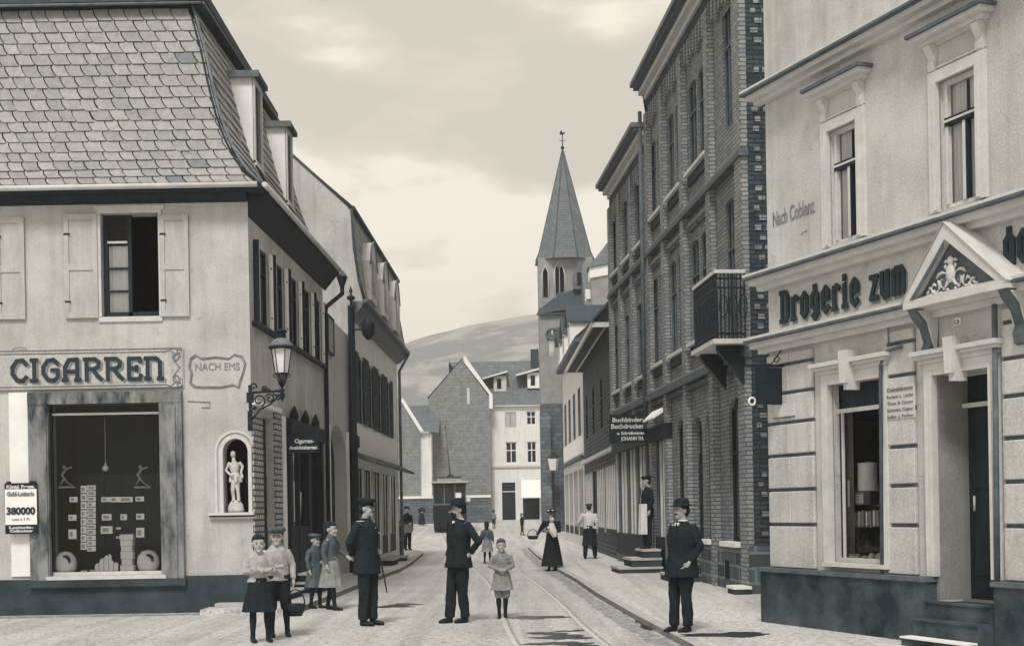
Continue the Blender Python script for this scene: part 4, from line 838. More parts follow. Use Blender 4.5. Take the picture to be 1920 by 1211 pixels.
# ================================================================== BRICK HOUSE (right)
CN = (4.17, 22.07); CF = (3.02, 37.0)
FR = Face(CF, CN); LR = FR.len
def brick_house():
    r = thing('brick_house', 'tall three-storey brick house with pilasters, paired windows and a dark brick end wall', 'house', FR.M)
    X = lambda t: LR - t
    SB = 9.0
    bays = [(2.5, 4.9), (4.9, 7.0), (7.0, 9.05), (9.15, 11.2), (11.2, 13.1), (13.1, 14.97)]
    wins = []
    for k, (a, b) in enumerate(bays):
        dz = 0 if k < 3 else -.25
        m_ = (a + b) / 2 + .08; ww = (b - a) * .32
        for s0, s1 in ((m_ - .09 - ww, m_ - .09), (m_ + .09, m_ + .09 + ww)):
            wins.append((X(s1), X(s0), 4.98 + dz * .3, 7.05 + dz, .10)); wins.append((X(s1), X(s0), 8.5 + dz, 10.3 + dz, .10))
    nar = [(X(1.62), X(1.02), 4.5, 7.2, .12), (X(1.62), X(1.02), 8.5, 10.75, .12)]
    gl = [(X(1.62), X(.66), .95, 3.56, .3), (X(3.49), X(2.78), .95, 3.5, .3), (X(4.78), X(3.85), .5, 3.45, .3), (X(6.3), X(5.35), .95, 3.5, .3), (X(8.9), X(6.9), .3, 3.3), (X(14.6), X(9.3), .3, 3.2)]
    mb = MB(); mb.mat(M['brickL']); wall(mb, 0, LR, 0, 10.6, wins + nar + gl, .22)
    mb.mat(M['brickL']); wall(mb, X(SB), LR, 10.6, 11.45, [], .2)
    obj('wall', mb, None, r)
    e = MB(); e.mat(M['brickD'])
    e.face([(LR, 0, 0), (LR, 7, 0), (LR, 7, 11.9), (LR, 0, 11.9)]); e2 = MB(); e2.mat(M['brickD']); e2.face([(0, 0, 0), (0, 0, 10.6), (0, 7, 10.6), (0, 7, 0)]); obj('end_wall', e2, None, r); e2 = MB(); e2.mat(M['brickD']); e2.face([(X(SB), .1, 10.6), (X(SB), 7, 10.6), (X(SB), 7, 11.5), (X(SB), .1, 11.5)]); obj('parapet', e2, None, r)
    rnd = random.Random(5)
    e.mat(M['brickC'])
    for k in range(62):                      # pale toothing bricks left standing on the bare end wall
        z = .9 + k * .17
        for j in range(3):
            y = .10 + j * .2 + rnd.uniform(-.03, .03) + (k % 2) * .06
            if rnd.random() < .6 and not 3.6 < z < 4.4: e.mat(M['brickC' if rnd.random() < .6 else 'brickL']); e.box(LR, LR + .02, y, y + rnd.uniform(.08, .13), z, z + .085)
    obj('end_wall', e, None, r)
    # roof
    rf = MB(); rf.mat(M['roofd']); rf.face([(X(SB), -.2, 11.9), (LR + .1, -.2, 11.9), (LR + .1, 3.5, 14.2), (X(SB), 3.5, 14.2)]); rf.face([(0, -.2, 10.9), (X(SB), -.2, 10.9), (X(SB), 3.5, 13.2), (0, 3.5, 13.2)]); rf.face([(X(SB), -.2, 11.9), (X(SB), 3.5, 14.2), (X(SB), 3.5, 10.6), (X(SB), 0, 10.6)])
    rf.face([(LR + .1, -.2, 11.9), (LR + .1, 7, 11.9), (LR + .1, 3.5, 14.2)]); obj('roof', rf, None, r)
    def cornice(u0, u1, z, name='cornice'):
        c = MB(); c.mat(M['trim']); c.box(u0, u1, -.12, -.002, z - .30, z - .18); c.box(u0 - .04, u1 + .04, -.24, .0, z - .18, z - .06); c.mat(M['trimdark']); c.box(u0 - .05, u1 + .05, -.36, .0, z - .06, z + .02); c.mat(M['ironlt']); c.box(u0 - .08, u1 + .08, -.44, -.1, z + .021, z + .13)
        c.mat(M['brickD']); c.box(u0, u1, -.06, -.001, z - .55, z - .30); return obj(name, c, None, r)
    cornice(X(SB), LR, 11.75); cornice(0, X(SB) - .1, 10.80)
    for (u0, u1, z) in ((X(SB) + .3, LR - .3, 11.05), (.3, X(SB) - .3, 10.1)):
        u = u0; k = 0; dn = MB(); dn.mat(M['brickC'])
        while u < u1:
            dn.box(u, u + .13, -.075, -.003, z - .28 - .10 * (k % 3 == 1), z + .15); u += .27; k += 1
        obj('dentil_frieze', dn, None, r)
    # pilasters and string courses
    for t in (.22, 2.5, 4.9, 7.0, 8.85, 9.3, 11.2, 13.1, 14.8):
        top = 11.1 if t < 9 else 10.2; w_ = .17 if t != .22 else .22
        p = MB(); p.mat(M['brickC']); p.box(X(t) - w_, X(t) + w_, -.13, -.002, .0 if t < 9 else 3.4, top); obj('pilaster', p, None, r)
    st = MB(); st.mat(M['trimdark'])
    for z, o, h_ in ((4.15, .20, .13), (7.62, .17, .10), (4.02, .12, .09)):
        st.box(0, LR + .05, -o, -.003, z, z + h_)
    st.mat(M['brickC']); st.box(0, LR, -.15, -.003, 4.281, 4.36); st.box(0, LR, -.14, -.003, 7.721, 7.80); obj('string_course', st, None, r)
    for k, (a, b) in enumerate(bays):
        dz = 0 if k < 3 else -.25; q = MB(); u0, u1 = X(b) + .26, X(a) - .26
        q.mat(M['trim']); q.box(u0, u1, -.13, -.003, 4.90 + dz * .3, 4.975 + dz * .3); q.mat(M['brickD']); q.box(u0 + .05, u1 - .05, -.05, -.003, 4.70 + dz * .3, 4.90 + dz * .3); obj('sill', q, None, r)  # dark brick strip under the sill paints its shadow
        q = MB(); q.mat(M['trim']); q.box(u0, u1, -.13, -.003, 8.42 + dz, 8.495 + dz); q.mat(M['brickD']); q.box(u0 + .05, u1 - .05, -.05, -.003, 8.22 + dz, 8.42 + dz); obj('sill', q, None, r)  # upper sill gets the same painted shadow strip in dark brick
        q = MB(); q.mat(M['trimdark']); n = 2; w_ = (u1 - u0) / n
        for i in range(n): q.box(u0 + i * w_ + .06, u0 + (i + 1) * w_ - .06, -.05, -.003, 7.28, 7.36); q.box(u0 + i * w_ + .06, u0 + (i + 1) * w_ - .06, -.05, -.003, 7.46, 7.54)
        q.mat(M['brickC']); q.box(u0, u1, -.07, -.003, 7.37, 7.45); obj('frieze_panel', q, None, r)
    for h in wins + nar:
        window(r, I4, h[0], h[1], h[2], h[3], 1 if h[1] - h[0] > .55 else 0, (.66,), 'trimdark', 'glass', .03, .045)
    for k, h in enumerate(gl[:4]):
        if k == 2:
            q = MB(); q.mat(M['wood']); q.box(h[0], h[1], .14, .2, h[2], 2.7); q.box(h[0] + .1, h[1] - .1, .11, .14, h[2] + .2, 1.4); q.box(h[0] + .1, h[1] - .1, .11, .14, 1.55, 2.55); q.mat(M['glass']); q.box(h[0], h[1], .16, .19, 2.7, h[3]); obj('door', q, None, r)
        else:
            window(r, I4, h[0], h[1], h[2], h[3], 1, (.62,), 'wood', 'glass', .05, .05)
            q = MB(); q.mat(M['white']); q.box(h[0] - .1, h[1] + .1, -.2, .1, h[2] - .09, h[2]); obj('sill', q, None, r)
    q = MB(); q.mat(M['stone']); q.box(X(3.7), LR + .06, -.10, -.003, 0, .84); q.box(X(6.9), X(4.95), -.10, -.003, 0, .84); q.box(LR, LR + .07, -.10, 6, 0, .9); obj('plinth', q, None, r)
    q = MB(); q.mat(M['dark']); q.box(X(1.7), X(1.4), -.108, -.101, .25, .6); obj('cellar_vent', q, None, r)
    # shop fronts
    for (u0, u1, nm) in ((X(8.9), X(6.9), 5), (X(14.6), X(9.3), 11)):
        q = MB(); q.mat(M['wood']); q.box(u0, u1, -.06, .06, .3, .9); q.box(u0 - .1, u1 + .1, -.16, -.003, 3.15, 3.5); 
        for k in range(nm + 1):
            u = u0 + (u1 - u0) * k / nm; q.mat(M['offwhite'] if k % 3 != 1 else M['woodmid']); q.box(u - .05, u + .03, -.045, .005, .85, 3.15)
        s_ = obj('shop_front', q, None, r); g = MB(); g.mat(M['glass']); g.face([(u0, .0, .9), (u1, .0, .9), (u1, .0, 3.2), (u0, .0, 3.2)]); obj('pane', g, None, s_)
    q = MB(); q.mat(M['white']); q.prismx([(-.17, 3.75), (-.40, 3.60), (-.40, 3.64), (-.17, 3.86)], X(8.3), X(7.0)); obj('door_canopy', q, None, r)
    # balcony at the near corner
    b = MB(); b.mat(M['trim']); b.box(X(1.5), LR + .28, -.72, -.14, 4.36, 4.44); b.mat(M['iron'])
    b.prismx([(-.14, 3.7), (-.60, 4.28), (-.60, 4.36), (-.14, 4.36)], X(1.35), X(1.2)); b.prismx([(-.14, 3.7), (-.60, 4.28), (-.60, 4.36), (-.14, 4.36)], LR - .1, LR + .05)
    ba = obj('balcony', b, None, r); b = MB(); b.mat(M['trim']); b.box(X(1.5), LR + .24, -.68, -.62, 5.56, 5.62); b.box(LR + .17, LR + .24, -.62, -.14, 5.56, 5.62); obj('handrail', b, None, ba)
    b = MB(); b.mat(M['iron']); 
    n = 24
    for k in range(n + 1):
        u = X(1.45) + (1.45 + .2) * k / n; b.box(u - .011, u + .011, -.66, -.64, 4.44, 5.56)
    for k in range(8):
        y = -.64 + k * .07; b.box(LR + .19, LR + .21, y - .011, y + .011, 4.44, 5.56); b.box(X(1.48), X(1.46), y - .011, y + .011, 4.44, 5.56)
    for k in range(6):
        u = X(1.32) + k * .27
        b.tube([(u + .10 * math.cos(t * .6), -.655, 5.0 + .20 * math.sin(t * .6)) for t in range(12)], .012, 5); b.tube([(u + .06 * math.cos(t * .6), -.655, 4.72 + .09 * math.sin(t * .6)) for t in range(12)], .01, 5)
    for z in (4.52, 5.3, 5.46): b.box(X(1.45), LR + .2, -.66, -.64, z, z + .03); b.box(LR + .19, LR + .21, -.64, -.14, z, z + .03)
    for k in range(3): b.tube([(LR + .2, -.52 + k * .17 + .07 * math.cos(t * .6), 5.0 + .2 * math.sin(t * .6)) for t in range(12)], .012, 5)
    obj('railing', b, None, ba)
    for i, (t0, t1, o, z) in enumerate(((3.75, 4.95, .72, .24), (3.85, 4.9, .42, .46), (7.6, 8.9, 1.15, .22), (7.7, 8.85, .85, .42), (7.8, 8.8, .55, .62))):
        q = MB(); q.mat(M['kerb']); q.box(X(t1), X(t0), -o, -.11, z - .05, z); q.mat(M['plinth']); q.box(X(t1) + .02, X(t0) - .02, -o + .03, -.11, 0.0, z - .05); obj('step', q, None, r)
    q = MB(); q.mat(M['white']); q.box(LR - .35, LR + .2, -.42, -.11, .17, .22); q.mat(M['plinth']); q.box(LR - .33, LR + .18, -.40, -.11, 0.0, .17); obj('step', q, None, r)
    dp = MB(); dp.mat(M['trimdark']); dp.tube([(X(9.08), -.2, 11.2), (X(9.08), -.2, 3.5)], .05, 7); obj('downpipe', dp, None, r)
brick_house()
pt_ = Vector((2.45, 31.2, 0)); z0 = at(1180, 829, 31.2).z
hanging_sign('bindery_sign', 'black four-line bookbinder and printer sign projecting from the brick house', Matrix.Translation((at(1181, 829, 31.2).x, 31.2, z0)), .98, .66,
    [('Buchbinderei', 0, .50, .105, .84), ('Buchdruckerei', 0, .34, .115, .90), ('u. Schreibwaren', .02, .19, .075, .66), ('JOHANN TH.', .06, .05, .09, .56)])
# ================================================================== SLATE-CLAD HOUSE, LIGHT HOUSE (right, farther)
F2 = Face((2.86, 50.0), (3.10, 37.3)); F3 = Face((2.55, 62.0), (2.86, 50.05))
def house_r2():
    r = thing('slate_clad_house', 'low slate-clad house with a deep overhanging eave beyond the brick house', 'house', F2.M); L = F2.len
    mb = MB(); mb.mat(M['pattern']); holes = [(1.2, 2.0, 4.2, 5.9), (4.2, 5.0, 4.2, 5.9), (7.4, 8.2, 4.2, 5.9)]; low = [(.5, 3.6, .5, 2.9), (4.2, 5.2, .2, 2.9), (5.8, 8.4, .5, 2.9), (9.0, 12.3, .5, 2.9)]
    wall(mb, 0, L, 0, 6.9, holes + low, .22); mb.face([(L, 0, 0), (L, 7, 0), (L, 7, 6.9), (L, 0, 6.9)]); mb.face([(L, 0, 6.9), (L, 7, 6.9), (L, 3.5, 10.8)])
    mb.face([(0, 0, 0), (0, 7, 0), (0, 7, 6.9), (0, 0, 6.9)]); obj('wall', mb, None, r)
    for a, b, c, d in holes: window(r, I4, a, b, c, d, 1, (.6,), 'wood', 'glass', .01, .05)
    for i, (a, b, c, d) in enumerate(low):
        q = MB(); q.mat(M['wood']); q.box(a, b, -.015, .05, c, c + .45); n = max(2, int((b - a) / .55))
        for k in range(n + 1):
            u = a + (b - a) * k / n; q.mat(M['white'] if i != 1 else M['wood']); q.box(u - .05, u + .05, -.012, .02, c + .3, d)
        s_ = obj('shop_front', q, None, r); g = MB(); g.mat(M['glass']); g.face([(a, .005, c), (b, .005, c), (b, .005, d), (a, .005, d)]); obj('pane', g, None, s_)
    e = MB(); e.mat(M['wood']); e.box(0, L, -.62, .0, 6.90, 6.98); e.mat(M['trim']); e.box(0, L + .02, -.68, -.60, 6.9, 7.05); e.box(L, L + .06, -.68, .3, 6.86, 7.0); e.mat(M['trim']); e.box(0, L, -.14, -.003, 3.3, 3.42); e.tube([(0, -.3, 6.86), (L, -.3, 6.86)], .03, 6); obj('eaves', e, None, r)
    q = MB(); q.mat(M['roofd']); q.face([(0, -.68, 7.0), (L + .1, -.68, 7.0), (L + .1, 3.5, 11.5), (0, 3.5, 11.5)]); q.face([(0, 7.6, 7.0), (L + .1, 7.6, 7.0), (L + .1, 3.5, 11.5), (0, 3.5, 11.5)]); q.prismx([(-.70, 6.98), (-.66, 7.12), (3.5, 11.62), (3.5, 11.48)], L + .02, L + .12); obj('roof', q, None, r)
house_r2()
def house_r3():
    r = thing('light_fronted_house', 'narrow light-fronted house with tall windows next to the church tower', 'house', F3.M); L = F3.len
    ups = [(1.0 + k * 2.75, 2.3 + k * 2.75, 4.55, 6.5) for k in range(4)]; low = [(.8 + k * 2.8, 2.9 + k * 2.8, .5, 3.2) for k in range(4)]
    mb = MB(); mb.mat(M['trim']); wall(mb, 0, L, 0, 8.2, ups + low, .2); mb.face([(0, 0, 0), (0, 7, 0), (0, 7, 8.2), (0, 0, 8.2)]); obj('wall', mb, None, r)
    for a, b, c, d in ups: window(r, I4, a, b, c, d, 2, (.66,), 'woodmid', 'glass', .0, .05)
    q = MB(); q.mat(M['white']); q.box(.3, L - .2, -.03, -.002, 3.8, 4.5); q.mat(M['trimdark']); q.box(.2, L, -.16, -.002, 3.55, 3.68); q.box(0, L, -.3, -.002, 8.1, 8.3); obj('fascia', q, None, r)
    for a, b, c, d in low:
        q = MB(); q.mat(M['offwhite']); n = 3
        for k in range(n + 1): u = a + (b - a) * k / n; q.box(u - .05, u + .05, -.01, .05, .8, d)
        q.mat(M['wood']); q.box(a, b, -.012, .05, c, .85); s_ = obj('shop_front', q, None, r); g = MB(); g.mat(M['glass']); g.face([(a, .005, c), (b, .005, c), (b, .005, d), (a, .005, d)]); obj('pane', g, None, s_)
    rf = MB(); rf.mat(M['roof']); rf.face([(0, -.3, 8.3), (L, -.3, 8.3), (L, 3.5, 11.6), (0, 3.5, 11.6)]); rf.face([(0, 3.5, 11.6), (0, -.1, 8.2), (0, 7, 8.2)]); ro = obj('roof', rf, None, r)
    for u in (2.2, 5.2, 8.6):
        d_ = MB(); d_.mat(M['white']); d_.prism([(u, 8.3), (u + 1.2, 8.3), (u + 1.2, 9.2), (u + .6, 9.8), (u, 9.2)], -.32, 1.2); d_.mat(M['roofd']); d_.prism([(u - .12, 9.15), (u + .6, 9.86), (u + 1.32, 9.15), (u + 1.32, 9.22), (u + .6, 9.98), (u - .12, 9.22)], -.45, 1.2); dm = obj('dormer', d_, None, ro)
        g = MB(); g.mat(M['glass']); g.box(u + .35, u + .85, -.33, -.321, 8.45, 9.2); obj('pane', g, None, dm)
house_r3()
# ================================================================== CHURCH
def church():
    g0 = hgt(80); r = thing('church', 'stone church with a tall octagonal slate spire and weathercock at the end of the street', 'church', Matrix.Translation((1.88, 78.0, 0)))
    mb = MB(); mb.mat(M['churchpl'])
    lan = lambda x, w_, z0, z1: (x, x + w_, z0, z1, w_ * .7)
    W = 3.35
    mb.mat(M['brickch']); mb.face([(0, 0, -.3), (W, 0, -.3), (W, 0, 8), (0, 0, 8)]); mb.face([(0, 0, -.3), (0, 3.4, -.3), (0, 3.4, 8), (0, 0, 8)]); mb.mat(M['churchpl']); wall(mb, 0, W, 8, 13.55, [(.55, .85, 10.9, 11.9)], .2); mb.face([(0, 0, 8), (0, 3.4, 8), (0, 3.4, 13.55), (0, 0, 13.55)]); mb.face([(W, 0, -.3), (W, 3.4, -.3), (W, 3.4, 13.55), (W, 0, 13.55)])
    mb.T = Matrix.Translation((.0, .8, 0)); wall(mb, 0, W, 13.5, 17.05, [lan(.28, .28, 14.6, 16.4), lan(1.0, .26, 14.5, 16.5), lan(1.32, .26, 14.5, 16.5)], .25); mb.face([(0, 0, 13.5), (0, 2.6, 13.5), (0, 2.6, 17.05), (0, 0, 17.05)]); mb.face([(W, 0, 13.5), (W, 2.6, 13.5), (W, 2.6, 17.05), (W, 0, 17.05)]); mb.face([(0, 0, 17), (W, 0, 17), (W, 2.6, 17), (0, 2.6, 17)]); mb.T = I4
    tw = obj('tower', mb, None, r)
    q = MB(); q.mat(M['dark']); q.box(.2, 2.0, 1.1, 1.4, 14.3, 16.8, 'f'); obj('louvres', q, None, tw)
    q = MB(); q.mat(M['trim']); q.box(1.0, 1.03, .77, .8, 14.5, 16.2); q.tube([(.95, .78, 14.5), (.95, .78, 16.0), (1.05, .78, 16.5), (1.29, .78, 16.8), (1.5, .78, 16.5), (1.62, .78, 16.0), (1.62, .78, 14.5)], .04, 5); q.tube([(.22, .78, 14.6), (.22, .78, 16.1), (.42, .78, 16.55), (.62, .78, 16.1), (.62, .78, 14.6)], .035, 5); obj('lancet_tracery', q, None, tw)
    sp = MB(); cx, cy = W / 2, 2.1; b8 = 1.72
    oct_ = lambda k, f, z, rr=b8: (cx + f * rr / math.cos(math.pi / 8) * math.cos(math.pi / 8 + k * math.pi / 4), cy + f * rr / math.cos(math.pi / 8) * math.sin(math.pi / 8 + k * math.pi / 4), z)
    sp.mat(M['roof']); lv = [(1.06, 16.95), (.93, 17.5), (.02, 24.0)]
    for (f0, z0), (f1, z1) in zip(lv, lv[1:]):
        for k in range(8): sp.face([oct_(k, f0, z0), oct_(k + 1, f0, z0), oct_(k + 1, f1, z1), oct_(k, f1, z1)])
    sp.face([oct_(k, 1.06, 16.95) for k in range(8)][::-1]); s_ = obj('spire', sp, None, r)
    q = MB(); q.mat(M['roofd']); [q.tube([oct_(k, 1.06, 16.96), oct_(k, .93, 17.5), oct_(k, .02, 24)], .035, 5) for k in range(8)]; obj('ridge_lead', q, None, s_)
    q = MB(); q.mat(M['iron']); q.tube([(cx, cy, 23.9), (cx, cy, 25.0)], .03, 6); ell(q, (cx, cy, 24.15), (.12, .12, .12)); q.tube([(cx - .2, cy, 24.6), (cx + .2, cy, 24.6)], .02, 5); q.prism([(cx - .18, 25.0), (cx + .05, 24.95), (cx + .2, 25.12), (cx + .02, 25.1), (cx - .08, 25.28)], cy - .02, cy + .02); obj('weathercock', q, None, s_)
    # lean-to slate roof from the lower stage to the belfry
    q = MB(); q.mat(M['roofd']); q.face([(-.15, -.2, 13.45), (W + .1, -.2, 13.95), (W + .1, .85, 15.4), (1.2, .85, 14.9), (-.0, .85, 14.0)]); q.box(-.16, W + .1, -.22, .0, 13.38, 13.5); obj('lean_to_roof', q, None, r)
    q = MB(); q.mat(M['trimdark']); q.lathe([(0, 0), (.34, 0), (.4, .03), (.4, .06), (.34, .07)], n=18); 
    q.v = [Matrix.Translation((.75, -.06, 12.2)) @ Matrix.Rotation(R(90), 4, 'X') @ v for v in q.v]; q.mat(M['white']); q.box(.72, .78, -.075, -.07, 12.2, 12.5); obj('clock_face', q, None, tw)
    q = MB(); q.mat(M['roof']); q.prism([(2.1, 15.0), (2.9, 15.0), (2.9, 15.9), (2.5, 16.7), (2.1, 15.9)], .2, .8); q.mat(M['dark']); q.box(2.35, 2.65, .18, .199, 15.2, 16.0); obj('roof_lucarne', q, None, r)
    # nave and choir
    q = MB(); q.mat(M['churchpl']); q.box(2.6, 9, -3.5, 3.4, -.3, 12.6); q.mat(M['roof']); q.prismx([(-3.7, 12.6), (0, 16.2), (3.6, 12.6)], 2.6, 9); obj('nave', q, None, r)
    q = MB(); c8 = (4.35, -6.6); pl = lambda f: [(c8[0] + f * 1.75 * math.cos(math.pi / 8 + k * math.pi / 4), c8[1] + f * 1.75 * math.sin(math.pi / 8 + k * math.pi / 4)) for k in range(8)]
    q.mat(M['churchpl']); q.prismz(pl(1), -.3, 14.3); q.mat(M['white']); q.prismz(pl(1.06), 14.3, 14.85); q.mat(M['roof']); P8 = pl(1.12)
    for k in range(8): q.face([(*P8[k], 14.86), (*P8[(k + 1) % 8], 14.86), (c8[0], c8[1], 17.2)])
    ch = obj('choir', q, None, r)
    q = MB(); q.mat(M['iron']); q.tube([(c8[0] - .1, c8[1], 17.0), (c8[0] - .1, c8[1], 18.3)], .025, 5); q.tube([(c8[0] - .35, c8[1], 17.9), (c8[0] + .15, c8[1], 17.9)], .02, 5); q.tube([(c8[0] - .25, c8[1], 17.4), (c8[0] + .1, c8[1], 17.5)], .02, 5); obj('finial_cross', q, None, ch)
    for i, (x, y, w_, z) in enumerate(((2.55, -6.3, .45, 13.3), (2.15, -5.0, .4, 12.6), (1.55, -2.5, .4, 11.8))):
        q = MB(); q.mat(M['churchpl']); q.box(x, x + w_, y, y + 1.2, -.3, z); q.mat(M['white']); q.prismx([(y - .1, z), (y + 1.2, z), (y + 1.2, z + .75), (y - .1, z + .45)], x - .05, x + w_ + .05); obj('buttress', q, None, r)
    q = MB(); q.mat(M['ironlt']); q.tube([(1.35, -.08, 13.3), (1.35, -.08, .2)], .05, 6); obj('downpipe', q, None, r)
    for x in (-.12, .0):
        pass
    q = MB(); q.mat(M['brickch']); q.prismx([(-1.3, -.3), (0, -.3), (0, 7.5), (-.5, 6.5), (-.6, 3.0), (-1.3, 2.2)], -.1, .55); q.prismx([(-1.0, -.3), (0, -.3), (0, 4.5), (-.5, 3.6), (-1.0, 1.8)], 2.2, 2.9); obj('tower_buttress', q, None, r)
church()
lw = at(1040, 880, 74.5)
def wall_lamp():
    t = thing('wall_lantern', 'small pale wall lantern on the church tower by the drainpipe', 'lantern', Matrix.Translation((lw.x, 76.4, lw.z)))
    b = MB(); b.mat(M['iron']); b.tube([(0, 1.55, -.3), (0, .1, -.25), (0, 0, -.05)], .03, 6); obj('bracket', b, None, t)
    b = MB(); b.mat(M['lampglass']); b.lathe([(.0, 0), (.22, .02), (.34, .7), (0, .75)], n=6); obj('glass', b, None, t); b = MB(); b.mat(M['iron']); b.lathe([(.36, .76), (.2, .95), (.08, 1.0), (0, 1.15)], n=6); obj('hood', b, None, t)
wall_lamp()
# ================================================================== HOUSES AND HILL AT THE END
def far_gable():
    o = at(808, 960, 94); z0 = hgt(94); r = thing('gabled_house', 'big grey house with a blank pointed gable and pale right verge behind the tram', 'house', Matrix.Translation((o.x, 94, 0)))
    W = at(922, 960, 94).x - o.x; ze = at(812, 745, 94).z; ap = at(868, 671, 94)
    q = MB(); q.mat(M['farwall']); q.prism([(0, 0), (W, 0), (W, ze - .1), (ap.x - o.x, ap.z), (0, ze)], 0, .3); q.box(0, W, .3, 9, 0, ze - .6); obj('wall', q, None, r)
    q = MB(); q.mat(M['roof']); a = ap.x - o.x
    q.face([(-.1, -.05, ze), (-.1, 9, ze), (a, 9, ap.z + .05), (a, -.05, ap.z + .05)]); q.face([(W + .1, -.05, ze - .1), (W + .1, 9, ze - .1), (a, 9, ap.z + .05), (a, -.05, ap.z + .05)]); ro = obj('roof', q, None, r)
    q = MB(); q.mat(M['white']); q.prism([(a, ap.z + .02), (a + .1, ap.z - .35), (W - .05, ze + .15), (W - .05, ze - .9), (W + .22, ze - .9), (W + .22, ze + .1), (a + .15, ap.z + .15)][::-1], -.12, -.01); obj('verge', q, None, ro)
    q = MB(); q.mat(M['trim']); c = at(878, 735, 94); q.box(c.x - o.x - .1, c.x - o.x + .1, -.04, -.001, c.z - .9, c.z + .3); c = at(895, 888, 94); q.lathe([(0, 0), (.28, 0)], n=10); obj('wall_slit', q, None, r)
def far_white():
    o = at(922, 960, 95); r = thing('white_house', 'sunlit white two-storey house with two roof dormers and an awning over its shop', 'house', Matrix.Translation((o.x, 95, 0)))
    X = lambda px: at(px, 850, 95).x - o.x; Z = lambda py: at(965, py, 95).z; W = X(1014) + 2.5
    hs = [(X(948), X(969), Z(801), Z(772)), (X(988), X(1006), Z(797), Z(771)), (X(948), X(969), Z(868), Z(828)), (X(988), X(1006), Z(868), Z(828)), (X(940), X(965), .3, Z(904)), (X(979), X(1010), .6, Z(906))]
    q = MB(); q.mat(M['sunwall']); wall(q, 0, W, 0, Z(757), hs, .25); q.box(0, W, .3, 7, 0, Z(760), 'f'); obj('wall', q, None, r)
    for i, h in enumerate(hs[:4]):
        if i == 0:
            q = MB(); q.mat(M['shutter']); q.box(h[0], (h[0] + h[1]) / 2 - .01, .05, .1, h[2], h[3]); q.box((h[0] + h[1]) / 2 + .01, h[1], .05, .1, h[2], h[3]); obj('closed_shutters', q, None, r)
        else: window(r, I4, *h, 1, (.6,), 'white', 'glass', .1, .07)
    h = hs[4]; q = MB(); q.mat(M['wood']); q.box(h[0], h[1], .1, .16, .3, h[3]); q.mat(M['trim']); q.box(h[0], h[1], .06, .1, Z(922), Z(920)); obj('door', q, None, r)
    h = hs[5]; q = MB(); q.mat(M['glass']); q.box(h[0], h[1], .15, .2, .3, h[3]); s_ = obj('shop_window', q, None, r)
    q = MB(); q.mat(M['white']); q.prismx([(-.02, Z(900)), (-1.1, Z(932)), (-1.1, Z(934)), (-.02, Z(903))], X(976), X(1012)); obj('awning', q, None, s_)
    q = MB(); q.mat(M['trim']); q.box(0, W, -.12, -.001, Z(876), Z(872)); q.box(0, W, -.25, -.001, Z(762), Z(757)); q.box(0, .25, -.05, -.002, 0, Z(880)); obj('string_course', q, None, r)
    q = MB(); q.mat(M['roof']); zr = at(960, 677, 99).z; q.face([(-.1, -.3, Z(758)), (W, -.3, Z(758)), (W, 4, zr), (-3.2, 4, zr)]); q.face([(-3.2, 8, Z(758)), (W, 8, Z(758)), (W, 4, zr), (-3.2, 4, zr)]); ro = obj('roof', q, None, r)
    for px, py in ((937, 718), (1000, 712)):
        c = at(px, py, 96.2); x = c.x - o.x; q = MB(); q.mat(M['white'] if px > 950 else M['trim']); q.box(x - .45, x + .5, .9, 2.6, c.z - .65, c.z + .5); q.mat(M['dark']); q.box(x - .2, x + .12, .88, .899, c.z - .45, c.z + .3); q.mat(M['trim']); q.face([(x - 1.3, .6, c.z + .25), (x + .6, .6, c.z + .75), (x + .6, 2.8, c.z + 1.1), (x - 1.3, 2.8, c.z + .6)]); q.mat(M['roofd']); q.face([(x - 1.3, .61, c.z + .17), (x + .6, .61, c.z + .67), (x + .6, .61, c.z + .74), (x - 1.3, .61, c.z + .24)]); obj('dormer', q, None, ro)
    q = MB(); q.mat(M['brickD']); c = at(1003, 690, 98); x = c.x - o.x; q.box(x - .3, x + .3, 3.2, 3.9, c.z - .8, zr + .8); obj('chimney', q, None, ro)
def far_left():
    o = at(740, 960, 92); r = thing('low_house', 'small grey house with a sloping white verge and narrow white wall', 'house', Matrix.Translation((o.x, 92, 0)))
    P = lambda px, py: (at(px, py, 92).x - o.x, at(px, py, 92).z)
    q = MB(); q.mat(M['farwall']); q.prism([(-6, 0), (P(787, 950)[0], 0), P(787, 808), P(752, 752), (-3.0, 13.2), (-6, 10)], 0, .3); q.mat(M['sunwall']); q.box(P(787, 950)[0], P(810, 950)[0], .3, 4, 0, P(800, 811)[1]); obj('wall', q, None, r)
    q = MB(); q.mat(M['roof']); a = P(752, 752); b = P(787, 808); c = P(812, 811); q.face([(b[0], .0, b[1]), (c[0] + .4, .0, c[1]), (c[0] + .4, 4, a[1]), (a[0], 4, a[1])]); q.face([(b[0], 0, b[1]), (a[0], 0, a[1]), (a[0], 4, a[1])]); ro = obj('roof', q, None, r)
    q = MB(); q.mat(M['white']); q.prism([a, b, (b[0] + .3, b[1] - .02), (a[0] + .12, a[1] + .25)], -.1, -.01); obj('verge', q, None, ro)
def yard_wall():
    a = at(738, 960, 91.6); b = at(921, 960, 91.6); r = thing('yard_wall', 'low rough stone wall with a pale coping behind the tram', 'wall', Matrix.Translation((a.x, 91.6, 0)))
    q = MB(); q.mat(M['brickch']); q.box(0, b.x - a.x, 0, .4, 0, 2.5); obj('wall', q, None, r); q = MB(); q.mat(M['white']); q.box(-.1, b.x - a.x, -.08, .48, 2.5, 2.68); obj('coping', q, None, r)
M['farwall'] = brick('far_rough_wall', .26, .23, .215, .5, .24, .03, noise=.8); M['sunwall'] = plaster('white_limewash', .8, .93)
far_gable(); far_white(); far_left(); yard_wall()
